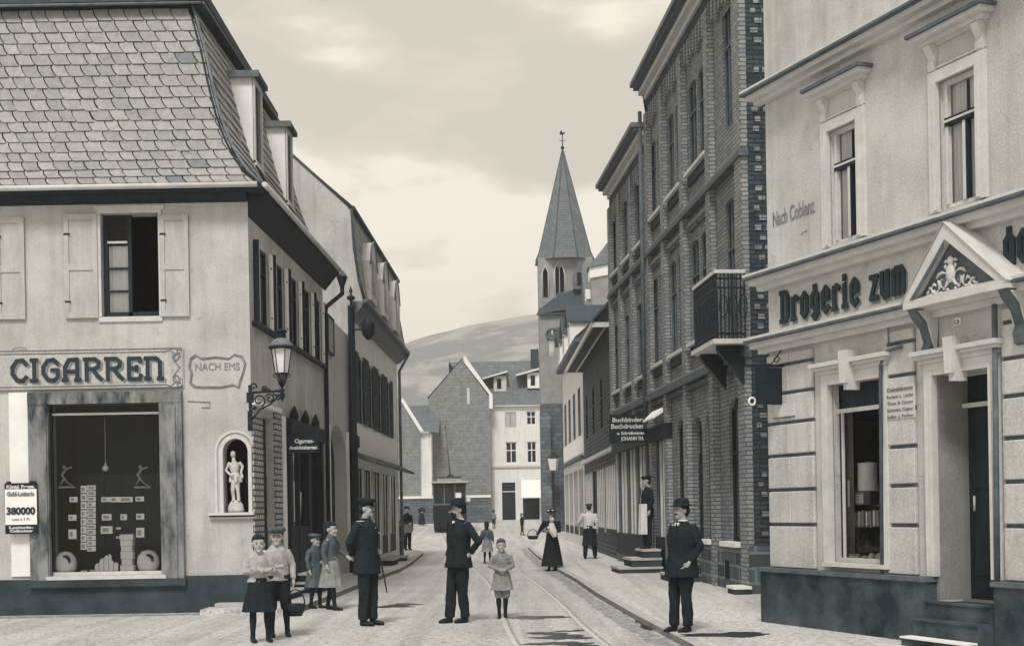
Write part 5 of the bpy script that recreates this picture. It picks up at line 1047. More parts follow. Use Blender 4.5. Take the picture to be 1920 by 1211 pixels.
def hill():
    mb = MB(); mb.mat(M['hill']); rnd = random.Random(3)
    def top(x):
        px = 960 + x / 430 * 2400
        pts = [(-2500, 20), (300, 30), (560, 42), (740, 54), (800, 57.5), (870, 61), (940, 63.5), (1010, 65.5), (1200, 68), (1700, 50), (3500, 20)]
        for (a, b), (c, d) in zip(pts, pts[1:]):
            if a <= px <= c: return b + (d - b) * (px - a) / (c - a)
        return 20
    xs = [x * 6 for x in range(-70, 71)]; ys = [(k, 240 + k * 16) for k in range(13)]
    prev = None
    for k, y in ys:
        f = math.sin(min(1, k / 12) * math.pi / 2) ** 1.2
        row = [(x, y, top(x) * f + (rnd.uniform(-.35, .35) if k < 12 else rnd.uniform(-.2, .2)) - .5 * (k == 0)) for x in xs]
        if prev:
            mb.smooth = True
            for i in range(len(xs) - 1): mb.face([prev[i], prev[i + 1], row[i + 1], row[i]])
        prev = row
    row = [(x, 600, -1) for x in xs]
    for i in range(len(xs) - 1): mb.face([prev[i], prev[i + 1], row[i + 1], row[i]])
    tag(obj('hill', mb), kind='structure')
hill()
# ================================================================== STREET CAR
def tram():
    c = at(843.5, 960, 79); r = thing('street_car', 'dark electric street car with a cream roof and raised trolley pole coming down the street', 'tram', Matrix.Translation((c.x, 79, hgt(79))) @ Matrix.Rotation(R(3), 4, 'Z'))
    W = 1.03; q = MB(); q.mat(M['tram']); q.box(-W, W, .0, .12, .75, 1.75); q.box(-W, W, .12, 6.5, .75, 3.05, 'f'); q.box(-W * .93, W * .93, -.25, .0, .72, 1.70); q.box(-W * .97, W * .97, .1, 6.3, .18, .75); q.box(-W * .95, W * .95, -.2, .1, .12, .72); q.box(-W * .9, W * .9, -.35, .0, .35, .5)
    q.mat(M['ironlt'])
    for x in (-W, -.36, .30, W - .07): q.box(x, x + .07, -.01, .12, 1.75, 3.05)
    q.box(-W, W, -.02, .0, 1.70, 1.78)
    q.mat(M['tram'])
    q.box(-W, W, 0, .12, 2.85, 3.05); obj('body', q, None, r)
    for a, b in ((-W + .07, -.36), (-.29, .30), (.37, W - .07)):
        q = MB(); q.mat(M['glass']); q.box(a, b, .05, .07, 1.75, 2.85); obj('windscreen', q, None, r)
        q = MB(); q.mat(M['tramlt']); q.box(-W - .08, W + .08, -.45, 6.9, 3.05, 3.17); q.box(-W * .72, W * .72, -.2, 6.5, 3.17, 3.38); q.mat(M['trimdark']); q.box(-W * .74, W * .74, -.25, 6.5, 3.381, 3.44); rf = obj('roof', q, None, r)
    q = MB(); q.mat(M['ironlt']); q.tube([(.08, 1.8, 3.45), (-.2, .4, 6.6)], .035, 6); ell(q, (-.2, .4, 6.6), (.06, .06, .08)); q.mat(M['iron']); q.lathe([(.25, 0), (.2, .15), (0, .2)], .08, 1.8, 3.44, 8); obj('trolley_pole', q, None, rf)
    q = MB(); q.mat(M['ironlt']); ell(q, (0, -.27, 1.25), (.10, .05, .10)); obj('headlight', q, None, r)
    q = MB(); q.mat(M['white']); q.box(.30, .72, .0 - .01, .04, 1.9, 2.45); obj('route_board', q, None, r)
    for x in (-W * .75, W * .75): q = MB(); q.mat(M['iron']); ell(q, (x, .9, .38), (.06, .38, .36), 12, 8); obj('wheel', q, None, r)
    q = MB(); q.mat(M['trim']); q.box(W + .01, W + .25, -.1, -.05, 1.9, 2.2); obj('side_lamp', q, None, r)
tram()

def haze():
    m = bpy.data.materials.new('haze_air'); m.use_nodes = True; nt = m.node_tree; nt.nodes.clear(); o = nt.nodes.new('ShaderNodeOutputMaterial'); v = nt.nodes.new('ShaderNodeVolumePrincipled')
    v.inputs['Color'].default_value = (.97, .95, .91, 1); v.inputs['Density'].default_value = .0011; v.inputs['Anisotropy'].default_value = .1; nt.links.new(v.outputs[0], o.inputs['Volume'])
    q = MB(); q.mat(m); q.box(-905, 905, -40, 1510, -2, 72); tag(obj('haze', q), kind='stuff')
haze()
# ================================================================== PHARMACY (near right)
FD = Face((3.40, 16.73), (3.40 + .42 * 6, 16.73 - 6))
def pharmacy():
    r = thing('pharmacy_house', 'pale plastered pharmacy house with moulded window hoods, rusticated ground floor and lettered sign band', 'house', FD.M); P = FD.P; U = FD.U; Z = FD.Z; L = FD.len
    w1 = (U(1557, 350), U(1613, 350), Z(1585, 452), Z(1585, 235)); w2 = (U(1762, 260), U(1837, 260), w1[2], w1[3]); w3 = (w2[0] + (w2[0] - w1[0]), w2[1] + (w2[0] - w1[0]), w1[2], w1[3])
    sh = (U(1563, 900), U(1662, 900), Z(1570, 1053), Z(1563, 722)); dr = (U(1760, 900), U(1866, 900), .14, Z(1865, 688))
    zb0, zb1 = Z(1440, 641), Z(1440, 531)         # lower and upper cornice of the sign band
    ws = [w for w in (w1, w2, w3) if w[1] < L]; up = [(w[0], w[1], 8.3, 10.2) for w in ws]
    mb = MB(); mb.mat(M['plasterD']); wall(mb, 0, L, 0, 11.2, ws + up + [sh, dr], .30); mb.face([(0, 0, 0), (0, 6, 0), (0, 6, 11.2), (0, 0, 11.2)]); mb.face([(0, 0, 11.2), (L, 0, 11.2), (L, 6, 11.2), (0, 6, 11.2)]); mb.face([(L, 0, 0), (L, 6, 0), (L, 6, 11.2), (L, 0, 11.2)]); obj('wall', mb, None, r)
    zp = Z(1440, 1062)
    # rusticated blocks
    zs = [Z(1490, y) for y in (1054, 983, 917.5, 853, 791, 735, 681)] + [zb0 - .18]
    g_ = .022
    def blk(x0, x1, z0_, z1_):
        q_ = MB(); q_.mat(M['plasterD']); q_.box(x0, x1, -.05, -.002, z0_, z1_); obj('rusticated_block', q_, None, r, bevel=.010)
    cols = [(0.0, U(1531, 900)), (U(1668, 900), U(1722, 900)), (U(1888, 900) , L)]
    for i, (a, b) in enumerate(cols):
        for k in range(len(zs) - 1):
            lo, hi = zs[k] + g_, zs[k + 1] - g_
            if k == 0: lo = zp + .01
            j = (a + b) / 2 if i < 2 else a + .55
            if i == 0 and k not in (0,): blk(a, j - .006, lo, hi); blk(j + .006, b, lo, hi)
            elif i == 2: blk(a, j - .006, lo, hi); blk(j + .006, b, lo, hi)
            else: blk(a, b, lo, hi)
    for i, (a, b) in enumerate(cols):
        for k in range(1, len(zs) - 1): gr = MB(); gr.mat(M['trimdark']); gr.box(a, b, -.012, -.002, zs[k] - g_ + .003, zs[k] + g_ - .003); obj('joint', gr, None, r)
    pl = MB(); pl.mat(M['plinthD']); pl.box(-.06, dr[0] - .05, -.16, -.002, 0, zp - .05); pl.box(dr[1] + .12, L, -.16, -.002, 0, zp - .05); pl.mat(M['trimdark']); pl.box(-.1, dr[0] - .03, -.19, -.002, zp - .05, zp); pl.box(dr[1] + .1, L, -.19, -.002, zp - .05, zp); obj('plinth', pl, None, r)
    # door steps
    for k, (o, z) in enumerate(((.50, .16), (.34, .34), (.18, .52))):
        q = MB(); q.mat(M['plinthD']); q.box(dr[0] - .05, dr[1] + .1, -o, .3, 0.0 if k == 0 else (.16, .34)[k - 1], z); q.mat(M['white'] if k == 0 else M['plinthD']); q.box(dr[0] - .05, dr[1] + .1, -o - .02, -o + .14, z, z + .02); obj('step', q, None, r)
    # shop window surround + door surround
    for nm, o_ in (('shop_window', sh), ('door_surround', dr)):
        a, b, c, d = o_; q = MB(); q.mat(M['trim']); t = .13; zb_ = c if nm == 'shop_window' else zp + .01
        q.box(a - t, a, -.07, .02, zb_, d); q.box(b, b + t * .8, -.07, .02, zb_, d); q.box(a - t, b + t * .8, -.07, .02, d, d + t); q.box(a - t - .03, a - t, -.05, -.003, zb_, d + t); q.box(a - .05, a, -.08, -.07, zb_, d + .05); q.box(b, b + .04, -.08, -.07, zb_, d + .05)
        q.box(a - t - .06, b + t, -.09, -.003, d + t + .001, d + t + .05); q.box(a - t - .09, b + t + .04, -.13, -.003, d + t + .051, d + t + .09); q.box(a - t - .12, b + t + .07, -.17, -.003, d + t + .091, d + t + .14)
        m_ = (a + b) / 2; q.prism([(m_ - .05, d - .02), (m_ + .05, d - .02), (m_ + .075, d + .36), (m_ - .075, d + .36)], -.22, -.171); q.prism([(m_ - .04, d - .1), (m_ + .04, d - .1), (m_ + .06, d + .36), (m_ - .06, d + .36)], -.17, .0)
        s_ = obj(nm, q, None, r)
        if nm == 'shop_window':
            f = MB(); f.mat(M['trim']); f.box(a - .1, b + .1, -.12, .06, c - .05, c); f.mat(M['offwhite']); f.box(a + .06, a + .08, .08, .12, c, d - .3); f.box(a, b, .08, .13, d - .34, d - .29); f.box(a, b, .07, .13, c, c + .05); f.mat(M['wood']); f.box(a, a + .06, .10, .15, c, d); f.box(a, b, .10, .15, d - .28, d); obj('shop_frame', f, None, s_)
            g = MB(); g.mat(M['clear']); g.face([(a, .11, c), (b, .11, c), (b, .11, d - .3), (a, .11, d - .3)]); obj('pane', g, None, s_)
            g = MB(); g.mat(M['dark']); g.box(a - .1, b + .3, .30, 1.5, c - .02, d, 'fd'); g.mat(M['offwhite']); g.box(a, b + .2, .26, 1.2, c - .05, c + .02); g.mat(M['woodmid']); g.box(a + .15, b + .2, .5, .8, Z(1620, 950), Z(1620, 946)); obj('display_case', g, None, s_)
        else:
            f = MB(); f.mat(M['wood']); f.box(a, b, .42, .47, .54, d); f.box(a + .1, b - .1, .40, .42, .8, 1.6); f.box(a + .1, b - .1, .40, .42, 1.75, 2.6); f.mat(M['trim']); f.box(a, b, .34, .42, Z(1820, 757), Z(1820, 752) + .02); do = obj('door', f, None, s_)
            h = MB(); h.mat(M['metal']); h.tube([(a + .14, .36, 1.5), (a + .14, .36, 1.66)], .013, 6); obj('handle', h, None, do)
            f = MB(); f.mat(M['trim']); f.box(a - .001, a + .0, .3, .42, .54, d); f.mat(M['plasterD']); f.box(a - .05, a, .0, .47, .54, d); obj('jamb', f, None, s_)
    # first-floor windows
    for lst in (ws, up):
        for a, b, c, d in lst:
            q = MB(); q.mat(M['trim']); t = .12; q.box(a - t, a, -.05, .02, c - .02, d + t); q.box(b, b + t, -.05, .02, c - .02, d + t); q.box(a, b, -.05, .02, d, d + t); q.box(a - .045, a, -.065, -.05, c, d + .04); q.box(b, b + .045, -.065, -.05, c, d + .04)
            q.box(a - t, b + t, -.03, -.002, d + t + .03, d + t + .05); q.box(a - t - .02, b + t + .02, -.03, -.002, d + t + .28, d + t + .30)
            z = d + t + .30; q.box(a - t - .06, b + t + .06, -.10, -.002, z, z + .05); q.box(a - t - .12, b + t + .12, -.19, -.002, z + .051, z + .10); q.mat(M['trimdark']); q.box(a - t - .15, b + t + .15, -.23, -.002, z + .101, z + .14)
            h = obj('window_hood', q, None, r)
            for x in (a - t + .01, b + t - .11):
                k_ = MB(); k_.mat(M['trim']); k_.smooth = False; k_.prismx([(-.002, z - .30), (-.05, z - .28), (-.06, z - .22), (-.04, z - .16), (-.09, z - .08), (-.12, z - .03), (-.09, z - .001), (-.002, z - .001)], x, x + .10); obj('console', k_, None, h)
            window(r, I4, a, b, c, d, 0, (), 'offwhite', 'clear', .05, .05, curtain=[(.06, .50), (.58, .98)], name='window')
            q = MB(); q.mat(M['wood']); zt = c + (d - c) * .68; q.box(a + .05, b - .05, .02, .07, zt - .05, zt + .04); q.mat(M['offwhite']); q.box((a + b) / 2 - .02 + .03, (a + b) / 2 + .025 + .03, .03, .08, c + .05, zt - .05); q.box(a + .05, a + .09, .03, .09, c + .05, d - .05); q.box(a + .05, b - .05, .012, .019, zt - .01, zt + .015); q.mat(M['wood']); q.box((a + b) / 2 + .055, (a + b) / 2 + .075, .03, .08, c + .05, zt - .05); q.box(a - .02, b + .1, -.10, -.002, c - .09, c - .06); obj('glazing_bar', q, None, r)
    # string cornices
    def cornice(z, big, name):
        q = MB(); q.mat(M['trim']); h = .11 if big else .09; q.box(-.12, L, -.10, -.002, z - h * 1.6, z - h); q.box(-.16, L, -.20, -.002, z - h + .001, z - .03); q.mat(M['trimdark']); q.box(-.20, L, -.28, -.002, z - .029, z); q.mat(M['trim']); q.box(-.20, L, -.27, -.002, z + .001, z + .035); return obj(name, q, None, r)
    cornice(zb0 + .02, True, 'lower_cornice'); cornice(zb1 + .08, True, 'upper_cornice'); cornice(Z(1432, 176), False, 'storey_cornice')
    # pediment over the door
    ap = P(1768, 419, .35); lf = P(1697, 572, .35); rt = P(1868, 534, .35); zbp = zb0 + .03; a, b, m_ = lf[0] + .05, rt[0] + .02, ap[0]; top = ap[1]
    q = MB(); q.mat(M['trim']); q.prism([(a - .1, zbp), (a + .04, zbp), (m_, top - .16), (b - .04, zbp), (b + .1, zbp), (m_, top)], -.34, -.18); q.box(a - .1, b + .1, -.34, -.18, zbp - .09, zbp - .001)
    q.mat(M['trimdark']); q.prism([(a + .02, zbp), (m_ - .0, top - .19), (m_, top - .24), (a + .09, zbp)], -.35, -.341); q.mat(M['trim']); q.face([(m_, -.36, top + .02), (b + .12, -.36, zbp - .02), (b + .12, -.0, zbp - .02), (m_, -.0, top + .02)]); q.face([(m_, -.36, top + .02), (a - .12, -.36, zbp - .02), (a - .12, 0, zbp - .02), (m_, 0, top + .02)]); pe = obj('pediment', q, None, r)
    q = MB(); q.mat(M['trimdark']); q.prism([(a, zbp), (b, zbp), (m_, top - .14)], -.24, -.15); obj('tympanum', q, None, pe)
    q = MB(); q.mat(M['trim']); cx = m_
    for s_ in (-1, 1):
        for (r0, ox, oz, st) in ((.11, .12, .13, .5), (.08, .24, .09, 2.2), (.06, .05, .28, .8), (.05, .32, .05, 1.2)):
            q.tube([(cx + s_ * (ox + r0 * (1 - .75 * k / 14) * math.cos(st + k * .5)), -.255 - .006 * k / 14, zbp + oz + r0 * (1 - .75 * k / 14) * math.sin(st + k * .5)) for k in range(15)], [.012 + .008 * math.sin(k * 1.3) for k in range(15)], 6)
        for k in range(7): ell(q, (cx + s_ * (.06 + .05 * k), -.25, zbp + .04 + .02 * math.sin(k * 2.1)), (.022, .014, .018), 7, 5)
    ell(q, (cx, -.26, zbp + .2), (.07, .03, .10)); ell(q, (cx, -.26, zbp + .33), (.045, .025, .05)); obj('relief_ornament', q, None, pe)
    for u in (a - .02, b + .0):
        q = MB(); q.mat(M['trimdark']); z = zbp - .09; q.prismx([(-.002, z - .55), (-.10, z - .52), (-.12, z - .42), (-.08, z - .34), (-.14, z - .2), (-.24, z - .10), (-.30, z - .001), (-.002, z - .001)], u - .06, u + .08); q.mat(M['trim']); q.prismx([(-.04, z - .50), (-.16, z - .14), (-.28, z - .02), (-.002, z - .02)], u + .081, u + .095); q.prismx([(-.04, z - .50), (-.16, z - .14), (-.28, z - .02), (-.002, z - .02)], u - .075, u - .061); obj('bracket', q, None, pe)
    # lettering of the band
    zt = (zb0 + .05 + zb1) / 2; h_ = (Z(1470, 545) - Z(1470, 600)) * .98; zl = Z(1467, 604)
    for s_, x0, x1, hh in (('Drogerie', U(1466, 580), U(1613, 580), h_), ('zum', U(1634, 560), U(1700, 560), h_)):
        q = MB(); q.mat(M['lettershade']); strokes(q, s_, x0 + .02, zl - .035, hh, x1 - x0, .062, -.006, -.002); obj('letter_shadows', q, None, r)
        q = MB(); q.mat(M['letter']); strokes(q, s_, x0, zl, hh, x1 - x0, .060, -.03, -.008); obj('lettering', q, None, r)
    q = MB(); q.mat(M['letter']); x0 = U(1886, 480); strokes(q, 'gold', x0, zl + .03, h_, .62, .06, -.03, -.008); obj('lettering', q, None, r)
    c = P(1488, 403); lettering('Nach Coblenz', c[0], c[1] - .06, .20, U(1526, 400) - U(1448, 400), 'lettermid', r, y=-.006)
    q = MB(); q.mat(M['lettermid']); c = P(1508, 434); q.tube([(c[0] - .06, -.004, c[1] - .03), (c[0], -.004, c[1]), (c[0] + .05, -.004, c[1] - .01), (c[0] + .05, -.004, c[1] + .02)], .005, 5); obj('painted_flourish', q, None, r)
    pn = MB(); pn.mat(M['offwhite']); a, b = U(1669, 760), U(1723, 760); z0, z1 = Z(1695, 785), Z(1695, 722); pn.box(a, b, -.058, -.051, z0, z1); pn_ = obj('wall_notice', pn, None, r)
    n = 5
    for k, s_ in enumerate(('Colonialwaren', 'Farben u. Lacke', 'Thee & Cacao', 'Südweine, Cognac', 'Seifen u. Parfum')):
        lettering(s_, (a + b) / 2, z1 - (z1 - z0) * (k + .82) / n, (z1 - z0) / n * (.62 if k == 0 else .5), (b - a) * .9, 'lettermid', pn_, y=-.061, bold=.002 if k == 0 else 0)
    c = P(1797, 603); pn = MB(); pn.mat(M['white']); pn.box(c[0] - .05, c[0] + .05, -.02, -.002, c[1] - .04, c[1] + .04); nb = obj('house_number', pn, None, r); lettering('13', c[0], c[1] - .028, .05, .06, 'letter', nb, y=-.024)
    dp = MB(); dp.mat(M['trimdark']); dp.tube([(U(1702, 652), -.09, Z(1702, 650)), (U(1676, 655), -.09, Z(1676, 658)), (U(1663, 680), -.09, Z(1663, 685)), (U(1663, 900), -.09, zp + .0)], .022, 7); dp.tube([(U(1675, 640), -.07, zb0 - .1), (U(1675, 640), -.07, Z(1675, 650))], .008, 5); obj('conduit', dp, None, r)
    dp = MB(); dp.mat(M['trimdark']); dp.tube([(U(1880, 640), -.10, zb0 - .15), (U(1881, 900), -.10, zp)], .03, 7); obj('downpipe', dp, None, r)
    pn = MB(); pn.mat(M['trim']); a, b = U(1458, 770), U(1497, 770); pn.box(a, b, -.062, -.051, Z(1478, 781), Z(1478, 757)); pn.mat(M['trimdark']); pn.box(a, b, -.07, -.051, Z(1478, 783), Z(1478, 781)); obj('small_plaque', pn, None, r)
    # goods in the window
    put = lambda px, py, y: FD.M @ Matrix.Translation((U(px, py, -y), y, Z(px, py, -y)))
    sz = lambda px: px * 1.0 / 152
    def th(name, lab, cat, mb_, px, py, y, grp=None): tag(obj(name, mb_, None, None, put(px, py, y)), lab, cat, grp)
    q = MB(); q.mat(M['paper']); q.smooth = True; q.lathe([(0, 0), (.12, 0), (.125, .02), (.12, .3), (.125, .34), (0, .35)], n=20); q.mat(M['letter']); q.lathe([(.1215, .12), (.1215, .15)], n=20); q.lathe([(.1215, .20), (.1215, .215)], n=20); th('display_tin', 'large pale round tin on the upper shelf of the pharmacy window', 'tin', q, 1628, 920, .42)
    q = MB(); q.mat(M['paper2']); q.box(-.08, .08, -.05, .05, 0, .16); q.mat(M['paper']); q.box(-.07, .07, -.055, -.051, .02, .13); th('carton', 'grey carton on the shelf beneath the round tin in the pharmacy window', 'carton', q, 1618, 946, .38)
    for k in range(7):
        q = MB(); q.mat(M['paper' if k % 2 else 'paper2']); q.box(-.014, .014, -.05, .05, 0, .17 + .01 * (k % 3)); th('packet', 'thin upright packet in the row under the shelf of the pharmacy window', 'packet', q, 1610 + 7.0 * k, 986, .34, 'row of upright packets in the pharmacy window')
    q = MB(); q.mat(M['woodmid']); q.box(-.17, .22, -.08, .08, -.015, 0); th('display_shelf', 'narrow wooden shelf under the row of packets in the pharmacy window', 'shelf', q, 1625, 986, .34)
    q = MB(); q.mat(M['paper']); q.box(-.03, .03, -.005, .005, -.16, .16); th('paper_strip', 'narrow white paper strip hanging at the left of the pharmacy window', 'paper strip', q, 1590, 925, .16)
    for px, lb in ((1612, 'dark bottle left of the two at the bottom of the pharmacy window'), (1628, 'dark bottle right of the two at the bottom of the pharmacy window')):
        q = MB(); q.mat(M['iron']); q.smooth = True; q.lathe([(0, 0), (.035, .005), (.035, .13), (.012, .18), (.012, .25), (0, .25)], n=12); th('bottle', lb, 'bottle', q, px, 1040, .30)
    for px, w_, lb in ((1603, .09, 'small crumpled white cloth at the left foot of the pharmacy window'), (1638, .15, 'wide crumpled white cloth at the right foot of the pharmacy window')):
        q = MB(); rnd = random.Random(px)
        for k in range(7): ell(q, (rnd.uniform(-w_, w_), rnd.uniform(-.05, .05), .03), (rnd.uniform(.04, .07), .05, rnd.uniform(.03, .075)))
        o = skin_smooth(q, 'white_cloth', M['clothW'], None, .012, 2, FD.M @ Matrix.Translation((U(px, 1050, -.24), .24, sh[2] + .02))); tag(o, lb, 'cloth')
    return r
pharmacy()
def corner_sign():
    u = FD.U(1472, 720); z1 = FD.Z(1472, 690); z0 = FD.Z(1472, 762)
    t = thing('iron_bracket_sign', 'blank dark signboard on scrolled ironwork at the pharmacy corner', 'sign', FD.M @ Matrix.Translation((u, 0, z0)) @ Matrix.Rotation(R(0), 4, 'Z'))
    H = z1 - z0; b = MB(); b.mat(M['sign']); b.box(-.012, .012, -.44, -.055, .02, H); obj('board', b, None, t)
    q = MB(); q.mat(M['iron']); q.tube([(0, -.02, H + .03), (0, -.5, H + .03)], .012, 6); q.tube([(0, -.005, H + .28), (0, -.2, H + .05), (0, -.3, H + .04)], .009, 6)
    for (y, z, r_, st) in ((-.12, H + .10, .05, 0), (-.3, H + .07, .03, 2), (-.03, H - .02, .04, 1)):
        q.tube([(0, y + r_ * (1 - .6 * k / 14) * math.cos(st + k * .5), z + r_ * (1 - .6 * k / 14) * math.sin(st + k * .5)) for k in range(15)], .007, 5)
    obj('bracket', q, None, t)
    q = MB(); q.mat(M['white']); q.tube([(-.02, -.49 + .045 * math.cos(k * .35), .06 + .045 * math.sin(k * .35)) for k in range(19)], .014, 6); q.mat(M['iron']); q.tube([(-.02, -.49 + .02 * math.cos(k * .7), .06 + .02 * math.sin(k * .7)) for k in range(10)], .01, 5); obj('ring', q, None, t)
corner_sign()
# ================================================================== PEOPLE
from mathutils import noise as mn
def foot_at(px, py, z=0.0):
    tx, tz = D(px, py)
    lo, hi = 5.0, 95.0
    f = lambda Y: (EYE - z - hgt(Y)) - tz * Y
    for _ in range(50):
        m_ = (lo + hi) / 2
        if f(m_) > 0: lo = m_
        else: hi = m_
    return Vector((tx * lo, lo, hgt(lo) + z))
def loft(mb, rings, n=18):               # rings: (cx, cy, z, rx, ry[, tilt])
    pts = []
    for r in rings:
        cx, cy, z, rx, ry = r[:5]; pts.append([(cx + rx * math.cos(t), cy + ry * math.sin(t), z) for t in [k * 2 * math.pi / n for k in range(n)]])
    for a, b in zip(pts, pts[1:]):
        for k in range(n): mb.face([a[k], a[(k + 1) % n], b[(k + 1) % n], b[k]])
    mb.face(pts[0][::-1]); mb.face(pts[-1])
def mesh_cloth(mb, name, mat, parent, vox, it=2, wr=0.0, seed=0):
    o = skin_smooth(mb, name, mat, parent, vox, it)
    if wr:
        me = o.data; sd_ = Vector((seed * 3.1, seed * 1.7, 0))
        nr = [v.normal.copy() for v in me.vertices]
        for v, nv in zip(me.vertices, nr):
            p = v.co; d = mn.noise(Vector((p.x * 14, p.y * 14, p.z * 5)) + sd_) + .5 * mn.noise(Vector((p.x * 30, p.y * 30, p.z * 16)) + sd_)
            v.co = p + nv * d * wr
    return o
def hand(mb, w_, d, inward, s, curl=.5):
    d = Vector(d).normalized(); inw = Vector(inward); inw = (inw - d * inw.dot(d)).normalized(); sd_ = d.cross(inw); w_ = Vector(w_)
    pc = w_ + d * .045 * s
    mb.tube([w_ - d * .02 * s, w_ + d * .02 * s, w_ + d * .06 * s, w_ + d * .085 * s], [.026 * s, .031 * s, .034 * s, .024 * s], 8)
    for k, (off, ln) in enumerate(((-.030, .072), (-.010, .082), (.010, .078), (.029, .062))):
        b = w_ + d * .078 * s + sd_ * off * s; p = [b]; dd = d.copy()
        for j in range(3):
            dd = (dd * math.cos(curl * .6) + inw * math.sin(curl * .6)).normalized(); p.append(p[-1] + dd * ln * s / 3)
        mb.tube(p, [.0105 * s, .010 * s, .009 * s, .007 * s], 6)
    b = w_ + d * .03 * s - sd_ * .028 * s; mb.tube([b, b + (d * .6 - sd_ * .8).normalized() * .03 * s, b + (d * .9 - sd_ * .5 + inw * .3).normalized() * .058 * s], [.013 * s, .012 * s, .009 * s], 6)
ARM = {'down': ((.25, .03, 1.15), (.25, -.04, .90)), 'behind': ((.28, .12, 1.16), (.10, .17, .97)), 'hip': ((.37, .12, 1.17), (.22, .05, .99)), 'pocket': ((.30, .06, 1.15), (.215, -.06, .94)),
       'clasp': ((.25, -.01, 1.15), (.05, -.22, 1.06)), 'cross': ((.24, -.03, 1.15), (-.07, -.20, 1.17)), 'hold': ((.25, -.04, 1.14), (.02, -.25, 1.13)), 'reach': ((.24, -.06, 1.17), (.20, -.26, 1.05)), 'out': ((.34, -.05, 1.18), (.40, -.18, 1.02))}
def person(label, pos, H, yaw, arms=('down', 'down'), outfit='suit', hat=None, hair='hair', top='clothD', bottom='clothD', skirt=None, hemz=None, headyaw=0, feet=((0, 0), (0, 0)), moustache=False, apron=None, near=True, group=None, lean=0.0, childish=False, seed=1, hairlong=False, bulk=1.0):
    s = H / 1.75; Tm = Matrix.Translation(pos) @ Matrix.Rotation(R(yaw), 4, 'Z')
    root = thing('person', label, 'person', Tm, group)
    vox = .0105 if near else .017; hs = 1.32 if childish else 1.0     # children have larger heads for their height
    V = lambda x, y, z: Vector((x * s, (y - lean * z) * s, z * s))
    hz = 1.63 if not childish else 1.60
    J = []
    for i, sg in enumerate((-1, 1)):
        e, w_ = ARM[arms[i]]; J.append((V(sg * (.175 if not childish else .155), .01, 1.43 if not childish else 1.38), V(sg * e[0], e[1], e[2]), V(sg * w_[0], w_[1], w_[2])))
    legs = []
    for i, sg in enumerate((-1, 1)):
        fx, fy = feet[i]; a = V(sg * .10 + fx, fy, .085); a.y += lean * .085 * s; k_ = V(sg * .10 + fx * .55, fy * .5 - .02, .49); legs.append((V(sg * .09, 0, .92), k_, Vector((a.x, fy * s, .085 * s))))
    # ---- body: one continuous skin surface
    b = MB(); hc = V(0, -.012, hz); R3 = Matrix.Rotation(R(headyaw), 3, 'Z')
    hp = lambda x, y, z: hc + R3 @ (Vector((x, y, z)) * s * hs)
    def el2(c, r): 
        o_ = MB(); ell(o_, (0, 0, 0), [q * s * hs for q in r], 14, 10); m4 = Matrix.Translation(c) @ R3.to_4x4(); base = len(b.v); b.v += [m4 @ v for v in o_.v]; b.f += [[i + base for i in f] for f in o_.f]; b.uv += o_.uv; b.mi += o_.mi; b.tone += o_.tone; b.sm += o_.sm
    el2(hp(0, .012, .022), (.076, .094, .095)); el2(hp(0, -.028, -.045), (.056, .062, .066)); el2(hp(0, -.094, -.018), (.012, .017, .022)); el2(hp(0, -.072, -.088), (.028, .022, .022))
    for sg in (-1, 1): el2(hp(sg * .078, .01, -.01), (.010, .020, .030)); el2(hp(sg * .035, -.068, -.03), (.022, .022, .022))
    b.tube([V(0, .03, 1.40), V(0, .015, 1.50), hp(0, .0, -.04)], [.062 * s, .052 * s, .055 * s], 12)
    loft(b, [(0, V(0, 0, z).y, z * s, rx * s, ry * s) for z, rx, ry in ((.86, .13, .10), (.95, .15, .11), (1.08, .125, .095), (1.28, .155, .11), (1.40, .15, .09), (1.46, .08, .06))])
    for i, (a, e, w_) in enumerate(J):
        b.tube([a, a.lerp(e, .5), e, e.lerp(w_, .3), w_], [.048 * s, .044 * s, .037 * s, .036 * s, .025 * s], 10)
        d = (w_ - e); inn = Vector((-1 if i else 1, -.2, .0)); 
        if arms[i] in ('clasp', 'hold', 'cross'): inn = Vector((0, .8, .6)); d = Vector(((-1 if i else 1) * .9, -.1, .12))
        hand(b, w_, d, inn, s * (1.0 if not childish else .95), .55)
    for (h_, k_, a) in legs:
        b.tube([h_, h_.lerp(k_, .5), k_, k_.lerp(a, .3), a], [.078 * s, .068 * s, .05 * s, .05 * s, .036 * s], 10); b.tube([a + Vector((0, .03, -.04)) * s, a + Vector((0, -.06, -.05)) * s, a + Vector((0, -.13, -.06)) * s], [.032 * s, .032 * s, .022 * s], 8)
    bo = mesh_cloth(b, 'body', M['skin'], root, vox * .8, 1)
    # ---- face
    f = MB(); f.mat(M['hair'])
    ft = lambda c, r: ell(f, hp(*c), [q * s * hs for q in r], 8, 6)
    for sg in (-1, 1): ft((sg * .030, -.081, .002), (.010, .006, .0045)); ft((sg * .031, -.083, .020), (.015, .005, .003))
    ft((0, -.085, -.058), (.009, .005, .0025))
    if moustache:
        for sg in (-1, 1): ft((sg * .018, -.098, -.044), (.024, .012, .010))
        if moustache == 2: ft((0, -.08, -.09), (.040, .028, .045)); ft((0, -.06, -.07), (.056, .040, .04))
    obj('face_features', f, None, bo)
    # ---- hair / hat
    h = MB(); n_ = MB()
    def hl(c, r): ell(h, hp(*c), [q * s * hs for q in r], 14, 10)
    hl((0, .025, .042), (.082, .092, .088)); hl((0, .05, -.0), (.078, .072, .085))
    hl((0, -.034, .078), (.066, .050, .036))
    if hairlong: hl((0, .075, -.05), (.06, .045, .10)); hl((0, .085, .06), (.05, .04, .05))
    h.box(0, 0, 0, 0, 0, 0); 
    ho = mesh_cloth(h, 'hair', M[hair], root, vox, 1, .004 * s, seed)
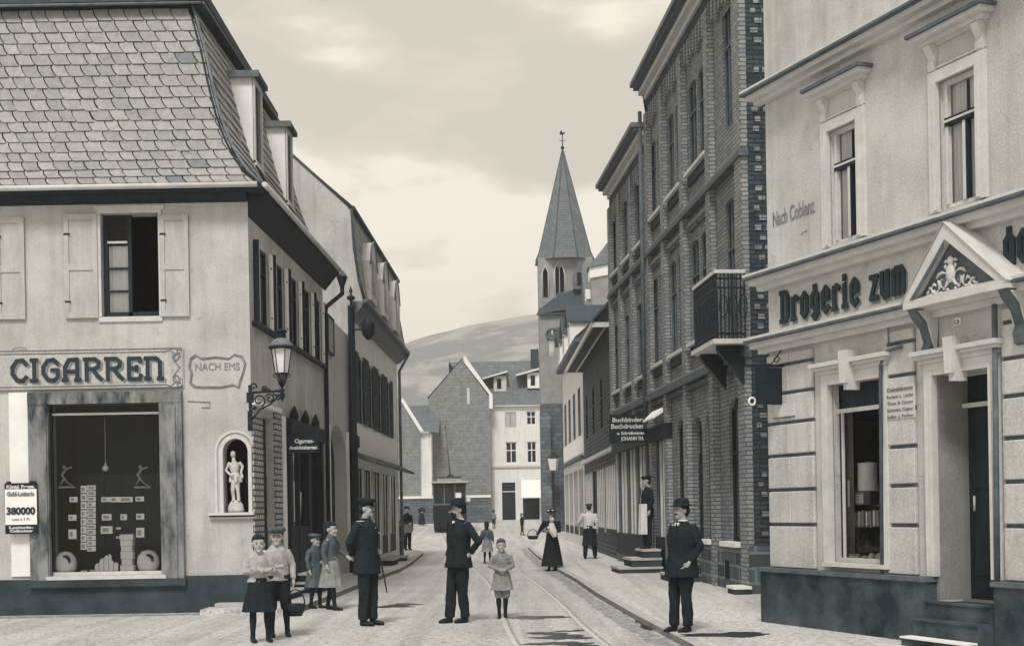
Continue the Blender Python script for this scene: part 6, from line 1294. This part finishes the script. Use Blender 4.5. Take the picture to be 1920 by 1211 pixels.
    if hat:
        q = MB(); k = s * hs; m4 = Matrix.Translation(hp(0, .008, .0)) @ R3.to_4x4() @ Matrix.Rotation(R(4), 4, 'X'); q.T = m4; q.smooth = True
        if hat == 'bowler': q.mat(M['clothD']); q.lathe([(0, .062 * k), (.13 * k, .06 * k), (.135 * k, .072 * k), (.10 * k, .068 * k), (.093 * k, .12 * k), (.078 * k, .155 * k), (.04 * k, .172 * k), (0, .175 * k)], n=22, sy=1.18)
        if hat == 'cap': q.mat(M['clothU']); q.lathe([(0, .045 * k), (.093 * k, .05 * k), (.094 * k, .09 * k), (.125 * k, .125 * k), (.12 * k, .138 * k), (.05 * k, .15 * k), (0, .15 * k)], n=22, sy=1.12); q.mat(M['leather']); q.smooth = False; q.prismz([(x * k, y * k) for x, y in ((-.07, -.085), (-.06, -.13), (-.03, -.152), (.03, -.152), (.06, -.13), (.07, -.085))], .035 * k, .05 * k)
        if hat == 'flat': q.mat(M['clothM'] if top != 'clothD' else M['clothD']); q.lathe([(0, .055 * k), (.09 * k, .055 * k), (.115 * k, .085 * k), (.10 * k, .115 * k), (0, .125 * k)], n=20, sy=1.15); q.smooth = False; q.prismz([(x * k, y * k) for x, y in ((-.06, -.09), (-.04, -.135), (.04, -.135), (.06, -.09))], .05 * k, .062 * k)
        if hat == 'bonnet': q.mat(M['clothD']); q.lathe([(0, .04 * k), (.15 * k, .05 * k), (.16 * k, .07 * k), (.10 * k, .08 * k), (.09 * k, .14 * k), (0, .16 * k)], n=20, sy=1.1); q.mat(M['clothW']); [ell(q, ((-.07 + .035 * j) * k, -.08 * k, (.1 + .012 * (j % 2)) * k), (.025 * k, .025 * k, .022 * k), 8, 6) for j in range(5)]
        obj('hat', q, None, root)
    # ---- legs covering
    lg = MB(); tro = outfit in ('suit', 'officer', 'worker')
    for (h_, k_, a) in legs:
        if tro: lg.tube([h_ + Vector((0, 0, .06 * s)), h_.lerp(k_, .5), k_, k_.lerp(a, .5), a + Vector((0, .0, .0))], [.098 * s, .096 * s, .078 * s, .074 * s, .072 * s], 14)
        elif outfit == 'boy': lg.tube([h_ + Vector((0, 0, .06 * s)), h_.lerp(k_, .5), k_ + Vector((0, 0, .0)), k_.lerp(a, .12)], [.105 * s, .10 * s, .088 * s, .075 * s], 14)
    if tro or outfit == 'boy': loft(lg, [(0, V(0, 0, z).y, z * s, rx * s, ry * s) for z, rx, ry in ((.84, .14, .11), (.95, .165, .12), (1.06, .14, .105))]); mesh_cloth(lg, 'trousers', M[bottom], root, vox, 2, .014 * s, seed + 2)
    if not tro:
        q = MB()
        for (h_, k_, a) in legs: q.tube([k_ + Vector((0, 0, .1 * s)), k_, k_.lerp(a, .3), k_.lerp(a, .75), a], [.062 * s, .057 * s, .060 * s, .043 * s, .042 * s], 12)
        mesh_cloth(q, 'stockings', M['clothD'], root, vox, 1)
    for (h_, k_, a) in legs:
        q = MB(); A = lambda x, y, z: a + Vector((x, y, z)) * s
        q.tube([A(0, .035, -.045), A(0, -.02, -.045), A(0, -.08, -.052), A(0, -.15, -.06), A(0, -.185, -.066)], [.040 * s, .043 * s, .042 * s, .034 * s, .016 * s], 12); q.tube([A(0, 0, -.04), A(0, 0, .04)], [.045 * s, .046 * s], 10)
        o = mesh_cloth(q, 'shoe', M['leather'], root, vox, 1)
        for v in o.data.vertices: v.co.z = max(v.co.z, .0)
    # ---- upper garment
    hem = hemz or {'suit': .76, 'officer': .72, 'worker': .95, 'boy': .90, 'girl': .98, 'woman': .98}[outfit]
    t = MB(); rg = [(z, rx, ry) for z, rx, ry in ((hem, .205, .155), (max(hem + .05, .92), .19, .14), (1.06, .165, .128), (1.18, .175, .13), (1.30, .185, .135), (1.39, .175, .115), (1.45, .11, .085), (1.50, .065, .065)) if z >= hem]
    if outfit in ('girl', 'boy', 'woman', 'worker'): rg = [(z, rx * .93, ry * .93) for z, rx, ry in rg]
    if bulk != 1: rg = [(z, rx * (bulk if z < 1.4 else 1), ry * (bulk if z < 1.4 else 1)) for z, rx, ry in rg]
    loft(t, [(0, V(0, 0, z).y, z * s, rx * s, ry * s) for z, rx, ry in rg], 24)
    puff = 1.08 if outfit in ('girl', 'woman') else 1.0
    for (a, e, w_) in J:
        t.tube([a + Vector((0, 0, -.005)) * s, a.lerp(e, .25), a.lerp(e, .6), e, e.lerp(w_, .4), e.lerp(w_, .9)], [.066 * s, .070 * s * puff, .063 * s * puff, .056 * s, .050 * s, .043 * s], 14)
    tp = mesh_cloth(t, {'suit': 'jacket', 'officer': 'uniform_coat', 'worker': 'shirt', 'boy': 'shirt', 'girl': 'blouse', 'woman': 'bodice'}[outfit], M[top], root, vox, 2, .013 * s, seed + 5)
    if outfit == 'suit':
        q = MB(); q.mat(M['clothW']); yb = V(0, -.128, 1.38).y
        q.face([(-.045 * s, V(0, -.085, 1.47).y, 1.47 * s), (.045 * s, V(0, -.085, 1.47).y, 1.47 * s), (.028 * s, V(0, -.135, 1.36).y, 1.36 * s), (0, V(0, -.146, 1.26).y, 1.26 * s), (-.028 * s, V(0, -.135, 1.36).y, 1.36 * s)]); q.tube([V(.062 * math.cos(a), .01 + .062 * math.sin(a), 1.49) for a in [k * math.pi / 8 for k in range(17)]], .014 * s, 6); obj('collar', q, None, tp)
        q = MB(); q.mat(M[top])
        for sg in (-1, 1): q.prism([(sg * .05 * s, 1.47 * s), (sg * .085 * s, 1.40 * s), (sg * .06 * s, 1.32 * s), (sg * .01 * s, 1.2 * s), (sg * .03 * s, 1.34 * s)], V(0, -.150, 1.3).y, V(0, -.138, 1.3).y)
        obj('lapel', q, None, tp)
    if outfit == 'officer':
        q = MB(); q.mat(M['metal'])
        for k in range(3): 
            for sg in (1,): ell(q, V(sg * .02, -.138 if k < 4 else -.145, 1.36 - k * .075), (.008 * s, .006 * s, .008 * s), 8, 6)
        obj('buttons', q, None, tp); q = MB(); q.mat(M['leather']); q.lathe([(.172 * s, 0), (.178 * s, .02 * s), (.172 * s, .045 * s)], 0, V(0, 0, 1.05).y, 1.05 * s, 22, sy=.79); obj('belt', q, None, tp)
        q = MB(); q.mat(M['metal']); [q.box(sg * .15 * s - .03 * s, sg * .15 * s + .03 * s, V(0, -.04, 1.44).y, V(0, .05, 1.44).y, 1.452 * s, 1.465 * s) for sg in (-1, 1)]; q.box(.07 * s, .13 * s, V(0, -.146, 1.3).y, V(0, -.138, 1.3).y, 1.28 * s, 1.30 * s); obj('shoulder_straps', q, None, tp)
    # ---- skirt, apron
    if skirt:
        m_, z0, wid = skirt; q = MB(); n = 40; rings = []
        for j, f_ in enumerate((0, .12, .35, .65, 1)):
            z = 1.05 + (z0 - 1.05) * f_; rr = .15 + (wid - .15) * f_ ** .8; am = .11 * f_
            rings.append([((rr * (1 + am * math.sin(9 * t_ + seed) + am * .5 * math.sin(17 * t_))) * math.cos(t_) * s, V(0, (rr * .86 * (1 + am * math.sin(9 * t_ + seed))) * math.sin(t_), z).y, z * s) for t_ in [k * 2 * math.pi / n for k in range(n)]])
        q.smooth = True
        for a, b_ in zip(rings, rings[1:]):
            for k in range(n): q.face([a[k], b_[k], b_[(k + 1) % n], a[(k + 1) % n]])
        q.smooth = False; q.face(rings[-1]); q.mat(M[m_]); o = obj('skirt', q, M[m_], root)
    if apron:
        m_, z0, z1 = apron; q = MB(); n = 14; 
        for j in range(8):
            za, zb = z1 + (z0 - z1) * j / 8, z1 + (z0 - z1) * (j + 1) / 8
            rr = lambda z: .185 + .05 * (1.1 - z) if z < 1.1 else .165
            for k in range(n):
                t0, t1 = -math.pi * (.5 + .36 * (1 - 2 * k / n)), -math.pi * (.5 + .36 * (1 - 2 * (k + 1) / n))
                pt = lambda t_, z: ((rr(z) + .012 * math.sin(t_ * 9) + .02) * math.cos(t_) * s, V(0, (rr(z) * .86 + .012 * math.sin(t_ * 9) + .02) * math.sin(t_), z).y, z * s)
                q.face([pt(t0, za), pt(t1, za), pt(t1, zb), pt(t0, zb)])
        q.mat(M[m_]); q.mats = [M[m_]]; q.mi = [0] * len(q.f); obj('apron', q, None, root)
    return root, Tm, s
P0 = foot_at(487, 1203)
person('girl in light blouse and dark skirt with folded arms near the cigar shop corner', P0, 1.34, 28, ('cross', 'cross'), 'girl', None, 'hair', 'clothP', 'clothD', ('clothD', .50, .26), headyaw=-10, childish=True, seed=2, hairlong=True, feet=((-.02, -.02), (.03, -.06)))
P1 = foot_at(522, 1193)
person('boy in light shirt and dark cap standing close behind the girl with folded arms', P1, 1.42, 20, ('hold', 'down'), 'boy', 'flat', 'hair', 'clothP', 'clothD', headyaw=-15, childish=True, seed=3, feet=((0, 0), (.04, -.04)))
def basket():
    m_ = Matrix.Translation(P1) @ Matrix.Rotation(R(20), 4, 'Z'); t = thing('basket', 'dark round basket hanging from the hand of the boy in the cap', 'basket', m_ @ Matrix.Translation((.22, -.07, .26)))
    q = MB(); q.mat(M['iron']); q.lathe([(0, 0), (.08, .005), (.115, .08), (.13, .16), (.118, .165), (.10, .08), (0, .03)], n=20, sy=.8); obj('bowl', q, None, t)
    q = MB(); q.mat(M['iron']); q.tube([(.12 * math.cos(a), 0, .15 + .20 * math.sin(a)) for a in [k * math.pi / 10 for k in range(11)]], .009, 6); obj('handle', q, None, t)
basket()
person('girl in grey dress walking along the left kerb in front of the arched gateway', foot_at(622, 1143), 1.45, 70, ('down', 'reach'), 'girl', None, 'hair', 'clothM', 'clothM', ('clothG', .46, .27), headyaw=0, childish=True, seed=4, feet=((0, -.12), (0, .14)), hairlong=True)
person('smaller child in dark grey clothes beside the cigar shop steps', foot_at(592, 1140), 1.25, 60, ('down', 'clasp'), 'girl', 'flat', 'hair', 'clothM', 'clothM', ('clothM', .5, .25), childish=True, seed=5, feet=((0, .06), (0, -.05)))
PO = foot_at(690, 1172)
person('uniformed officer with peaked cap and moustache standing with hands behind his back', PO, 1.77, 66, ('behind', 'behind'), 'officer', 'cap', 'hair', 'clothU', 'clothU', headyaw=8, moustache=1, seed=6, feet=((-.0, .02), (-.02, -.03)), bulk=1.12)
def sabre():
    t = thing('sabre', 'thin dark sabre hanging at the side of the uniformed officer', 'sabre', Matrix.Translation(PO) @ Matrix.Rotation(R(66), 4, 'Z'))
    q = MB(); q.mat(M['iron']); q.tube([(.17, -.10, 1.0), (.17, -.19, .62), (.17, -.22, .45)], [.014, .012, .008], 8); obj('scabbard', q, None, t)
    q = MB(); q.mat(M['metal']); q.tube([(.17, -.08, 1.08), (.17, -.1, 1.0)], .014, 8); q.tube([(.17, -.08, 1.08), (.17, -.14, 1.04), (.17, -.10, .99)], .006, 6); obj('hilt', q, None, t)
sabre()
person('bearded man in bowler and dark suit in mid-road with one hand on his hip', foot_at(860, 1167), 1.73, -58, ('pocket', 'hip'), 'suit', 'bowler', 'hair', 'clothD', 'clothD', headyaw=-10, moustache=2, seed=7, feet=((.02, -.10), (-.04, .08)), lean=-.02, bulk=1.2, hemz=.80)
person('small child in pale frock with clasped hands standing on the tram track', foot_at(942, 1158), 1.17, 4, ('clasp', 'clasp'), 'boy', None, 'hairf', 'clothG', 'clothG', skirt=('clothG', .62, .24), childish=True, seed=8, feet=((.035, 0), (-.035, -.02)))
person('girl with dark jacket and lighter skirt walking away behind the small child', foot_at(914, 1056), 1.25, 170, ('down', 'down'), 'girl', None, 'hair', 'clothM', 'clothM', ('clothG', .5, .24), childish=True, near=False, seed=9, hairlong=True, feet=((0, -.06), (0, .08)))
person('tiny distant child in pale top near the white house', foot_at(926, 990), 1.2, 150, ('down', 'down'), 'boy', 'flat', 'hair', 'clothG', 'clothD', childish=True, near=False, seed=10)
person('distant boy in dark clothes striding across the street before the white house', foot_at(979, 1003), 1.25, 60, ('clasp', 'clasp'), 'boy', None, 'hair', 'clothD', 'clothD', childish=True, near=False, seed=11, feet=((-.05, -.2), (.05, .2)))
PW = foot_at(1036, 1070)
person('woman in long black dress and trimmed hat standing on the right kerb with a baby', PW, 1.58, -25, ('out', 'hold'), 'woman', 'bonnet', 'hair', 'clothD', 'clothD', ('clothD', .14, .30), near=False, headyaw=10, seed=12, hairlong=True)
def baby():
    m_ = Matrix.Translation(PW) @ Matrix.Rotation(R(-25), 4, 'Z'); t = thing('person', 'baby in a pale wrap held in the arms of the woman in black', 'person', m_ @ Matrix.Translation((.10, -.24, 1.0)))
    q = MB(); ell(q, (0, 0, .30), (.06, .065, .07)); ell(q, (0, -.062, .29), (.01, .012, .012)); q.tube([(0, 0, .25), (0, .0, .1)], [.035, .08], 10); bo = mesh_cloth(q, 'body', M['skin'], t, .009, 1)
    q = MB(); q.tube([(.0, 0, .24), (.0, -.0, .12), (.05, .0, .0), (.09, 0, -.12)], [.06, .10, .10, .06], 12); ell(q, (-.08, -.04, .12), (.04, .05, .03)); mesh_cloth(q, 'wrap', M['clothW'], t, .012, 1)
    q = MB(); ell(q, (0, .025, .325), (.068, .062, .06)); mesh_cloth(q, 'bonnet', M['clothW'], t, .01, 1)
baby()
def bundle():
    m_ = Matrix.Translation(PW) @ Matrix.Rotation(R(-25), 4, 'Z'); t = thing('basket', 'flat dark basket on the arm of the woman in black', 'basket', m_ @ Matrix.Translation((-.44, -.22, .82)))
    q = MB(); q.mat(M['iron']); q.lathe([(0, 0), (.12, .01), (.16, .1), (.15, .1), (.11, .03), (0, .02)], n=16, sy=.7); obj('bowl', q, None, t); q = MB(); q.mat(M['iron']); q.tube([(.15 * math.cos(a), 0, .1 + .16 * math.sin(a)) for a in [k * math.pi / 10 for k in range(11)]], .009, 6); obj('handle', q, None, t)
bundle()
person('man in white shirt, dark cap and dark apron on the right pavement', foot_at(1106, 1047, .08), 1.66, 165, ('down', 'out'), 'worker', 'flat', 'hair', 'clothW', 'clothD', near=False, seed=13, skirt=('clothD', .42, .22), feet=((-.06, -.05), (.05, .03)))
pd = FR.M @ Vector((LR - 8.3, -.33, 0)); pd.z = .62
person('man in dark jacket and long white apron on the steps below the printer sign', pd, 1.72, -75, ('down', 'down'), 'suit', 'flat', 'hair', 'clothD', 'clothD', near=False, seed=14, apron=('clothW', .35, 1.08))
person('man in black bowler and long dark coat on the right pavement, facing left', foot_at(1277, 1184, .08), 1.58, -55, ('behind', 'pocket'), 'suit', 'bowler', 'hair', 'clothD', 'clothD', headyaw=-12, moustache=1, seed=15, hemz=.74, bulk=1.3, lean=-.035, feet=((0, -.03), (0, .04)))
person('person in dark top and pale apron on the left pavement by the far shop', foot_at(764, 1031, .09), 1.7, 40, ('clasp', 'down'), 'worker', 'flat', 'hair', 'clothD', 'clothD', near=False, seed=16, apron=('clothG', .7, 1.1))
person('child in black clothes by the far shop steps on the left pavement', foot_at(752, 1042, .09), 1.2, 80, ('down', 'clasp'), 'boy', None, 'hair', 'clothD', 'clothD', childish=True, near=False, seed=17)
person('distant woman in long black dress in front of the low yard wall', Vector((-6.28, 89, hgt(89))), 1.5, 10, ('clasp', 'clasp'), 'woman', 'bonnet', 'hair', 'clothD', 'clothD', ('clothD', .1, .3), near=False, seed=18)
bpy.data.scenes.remove(TMP)
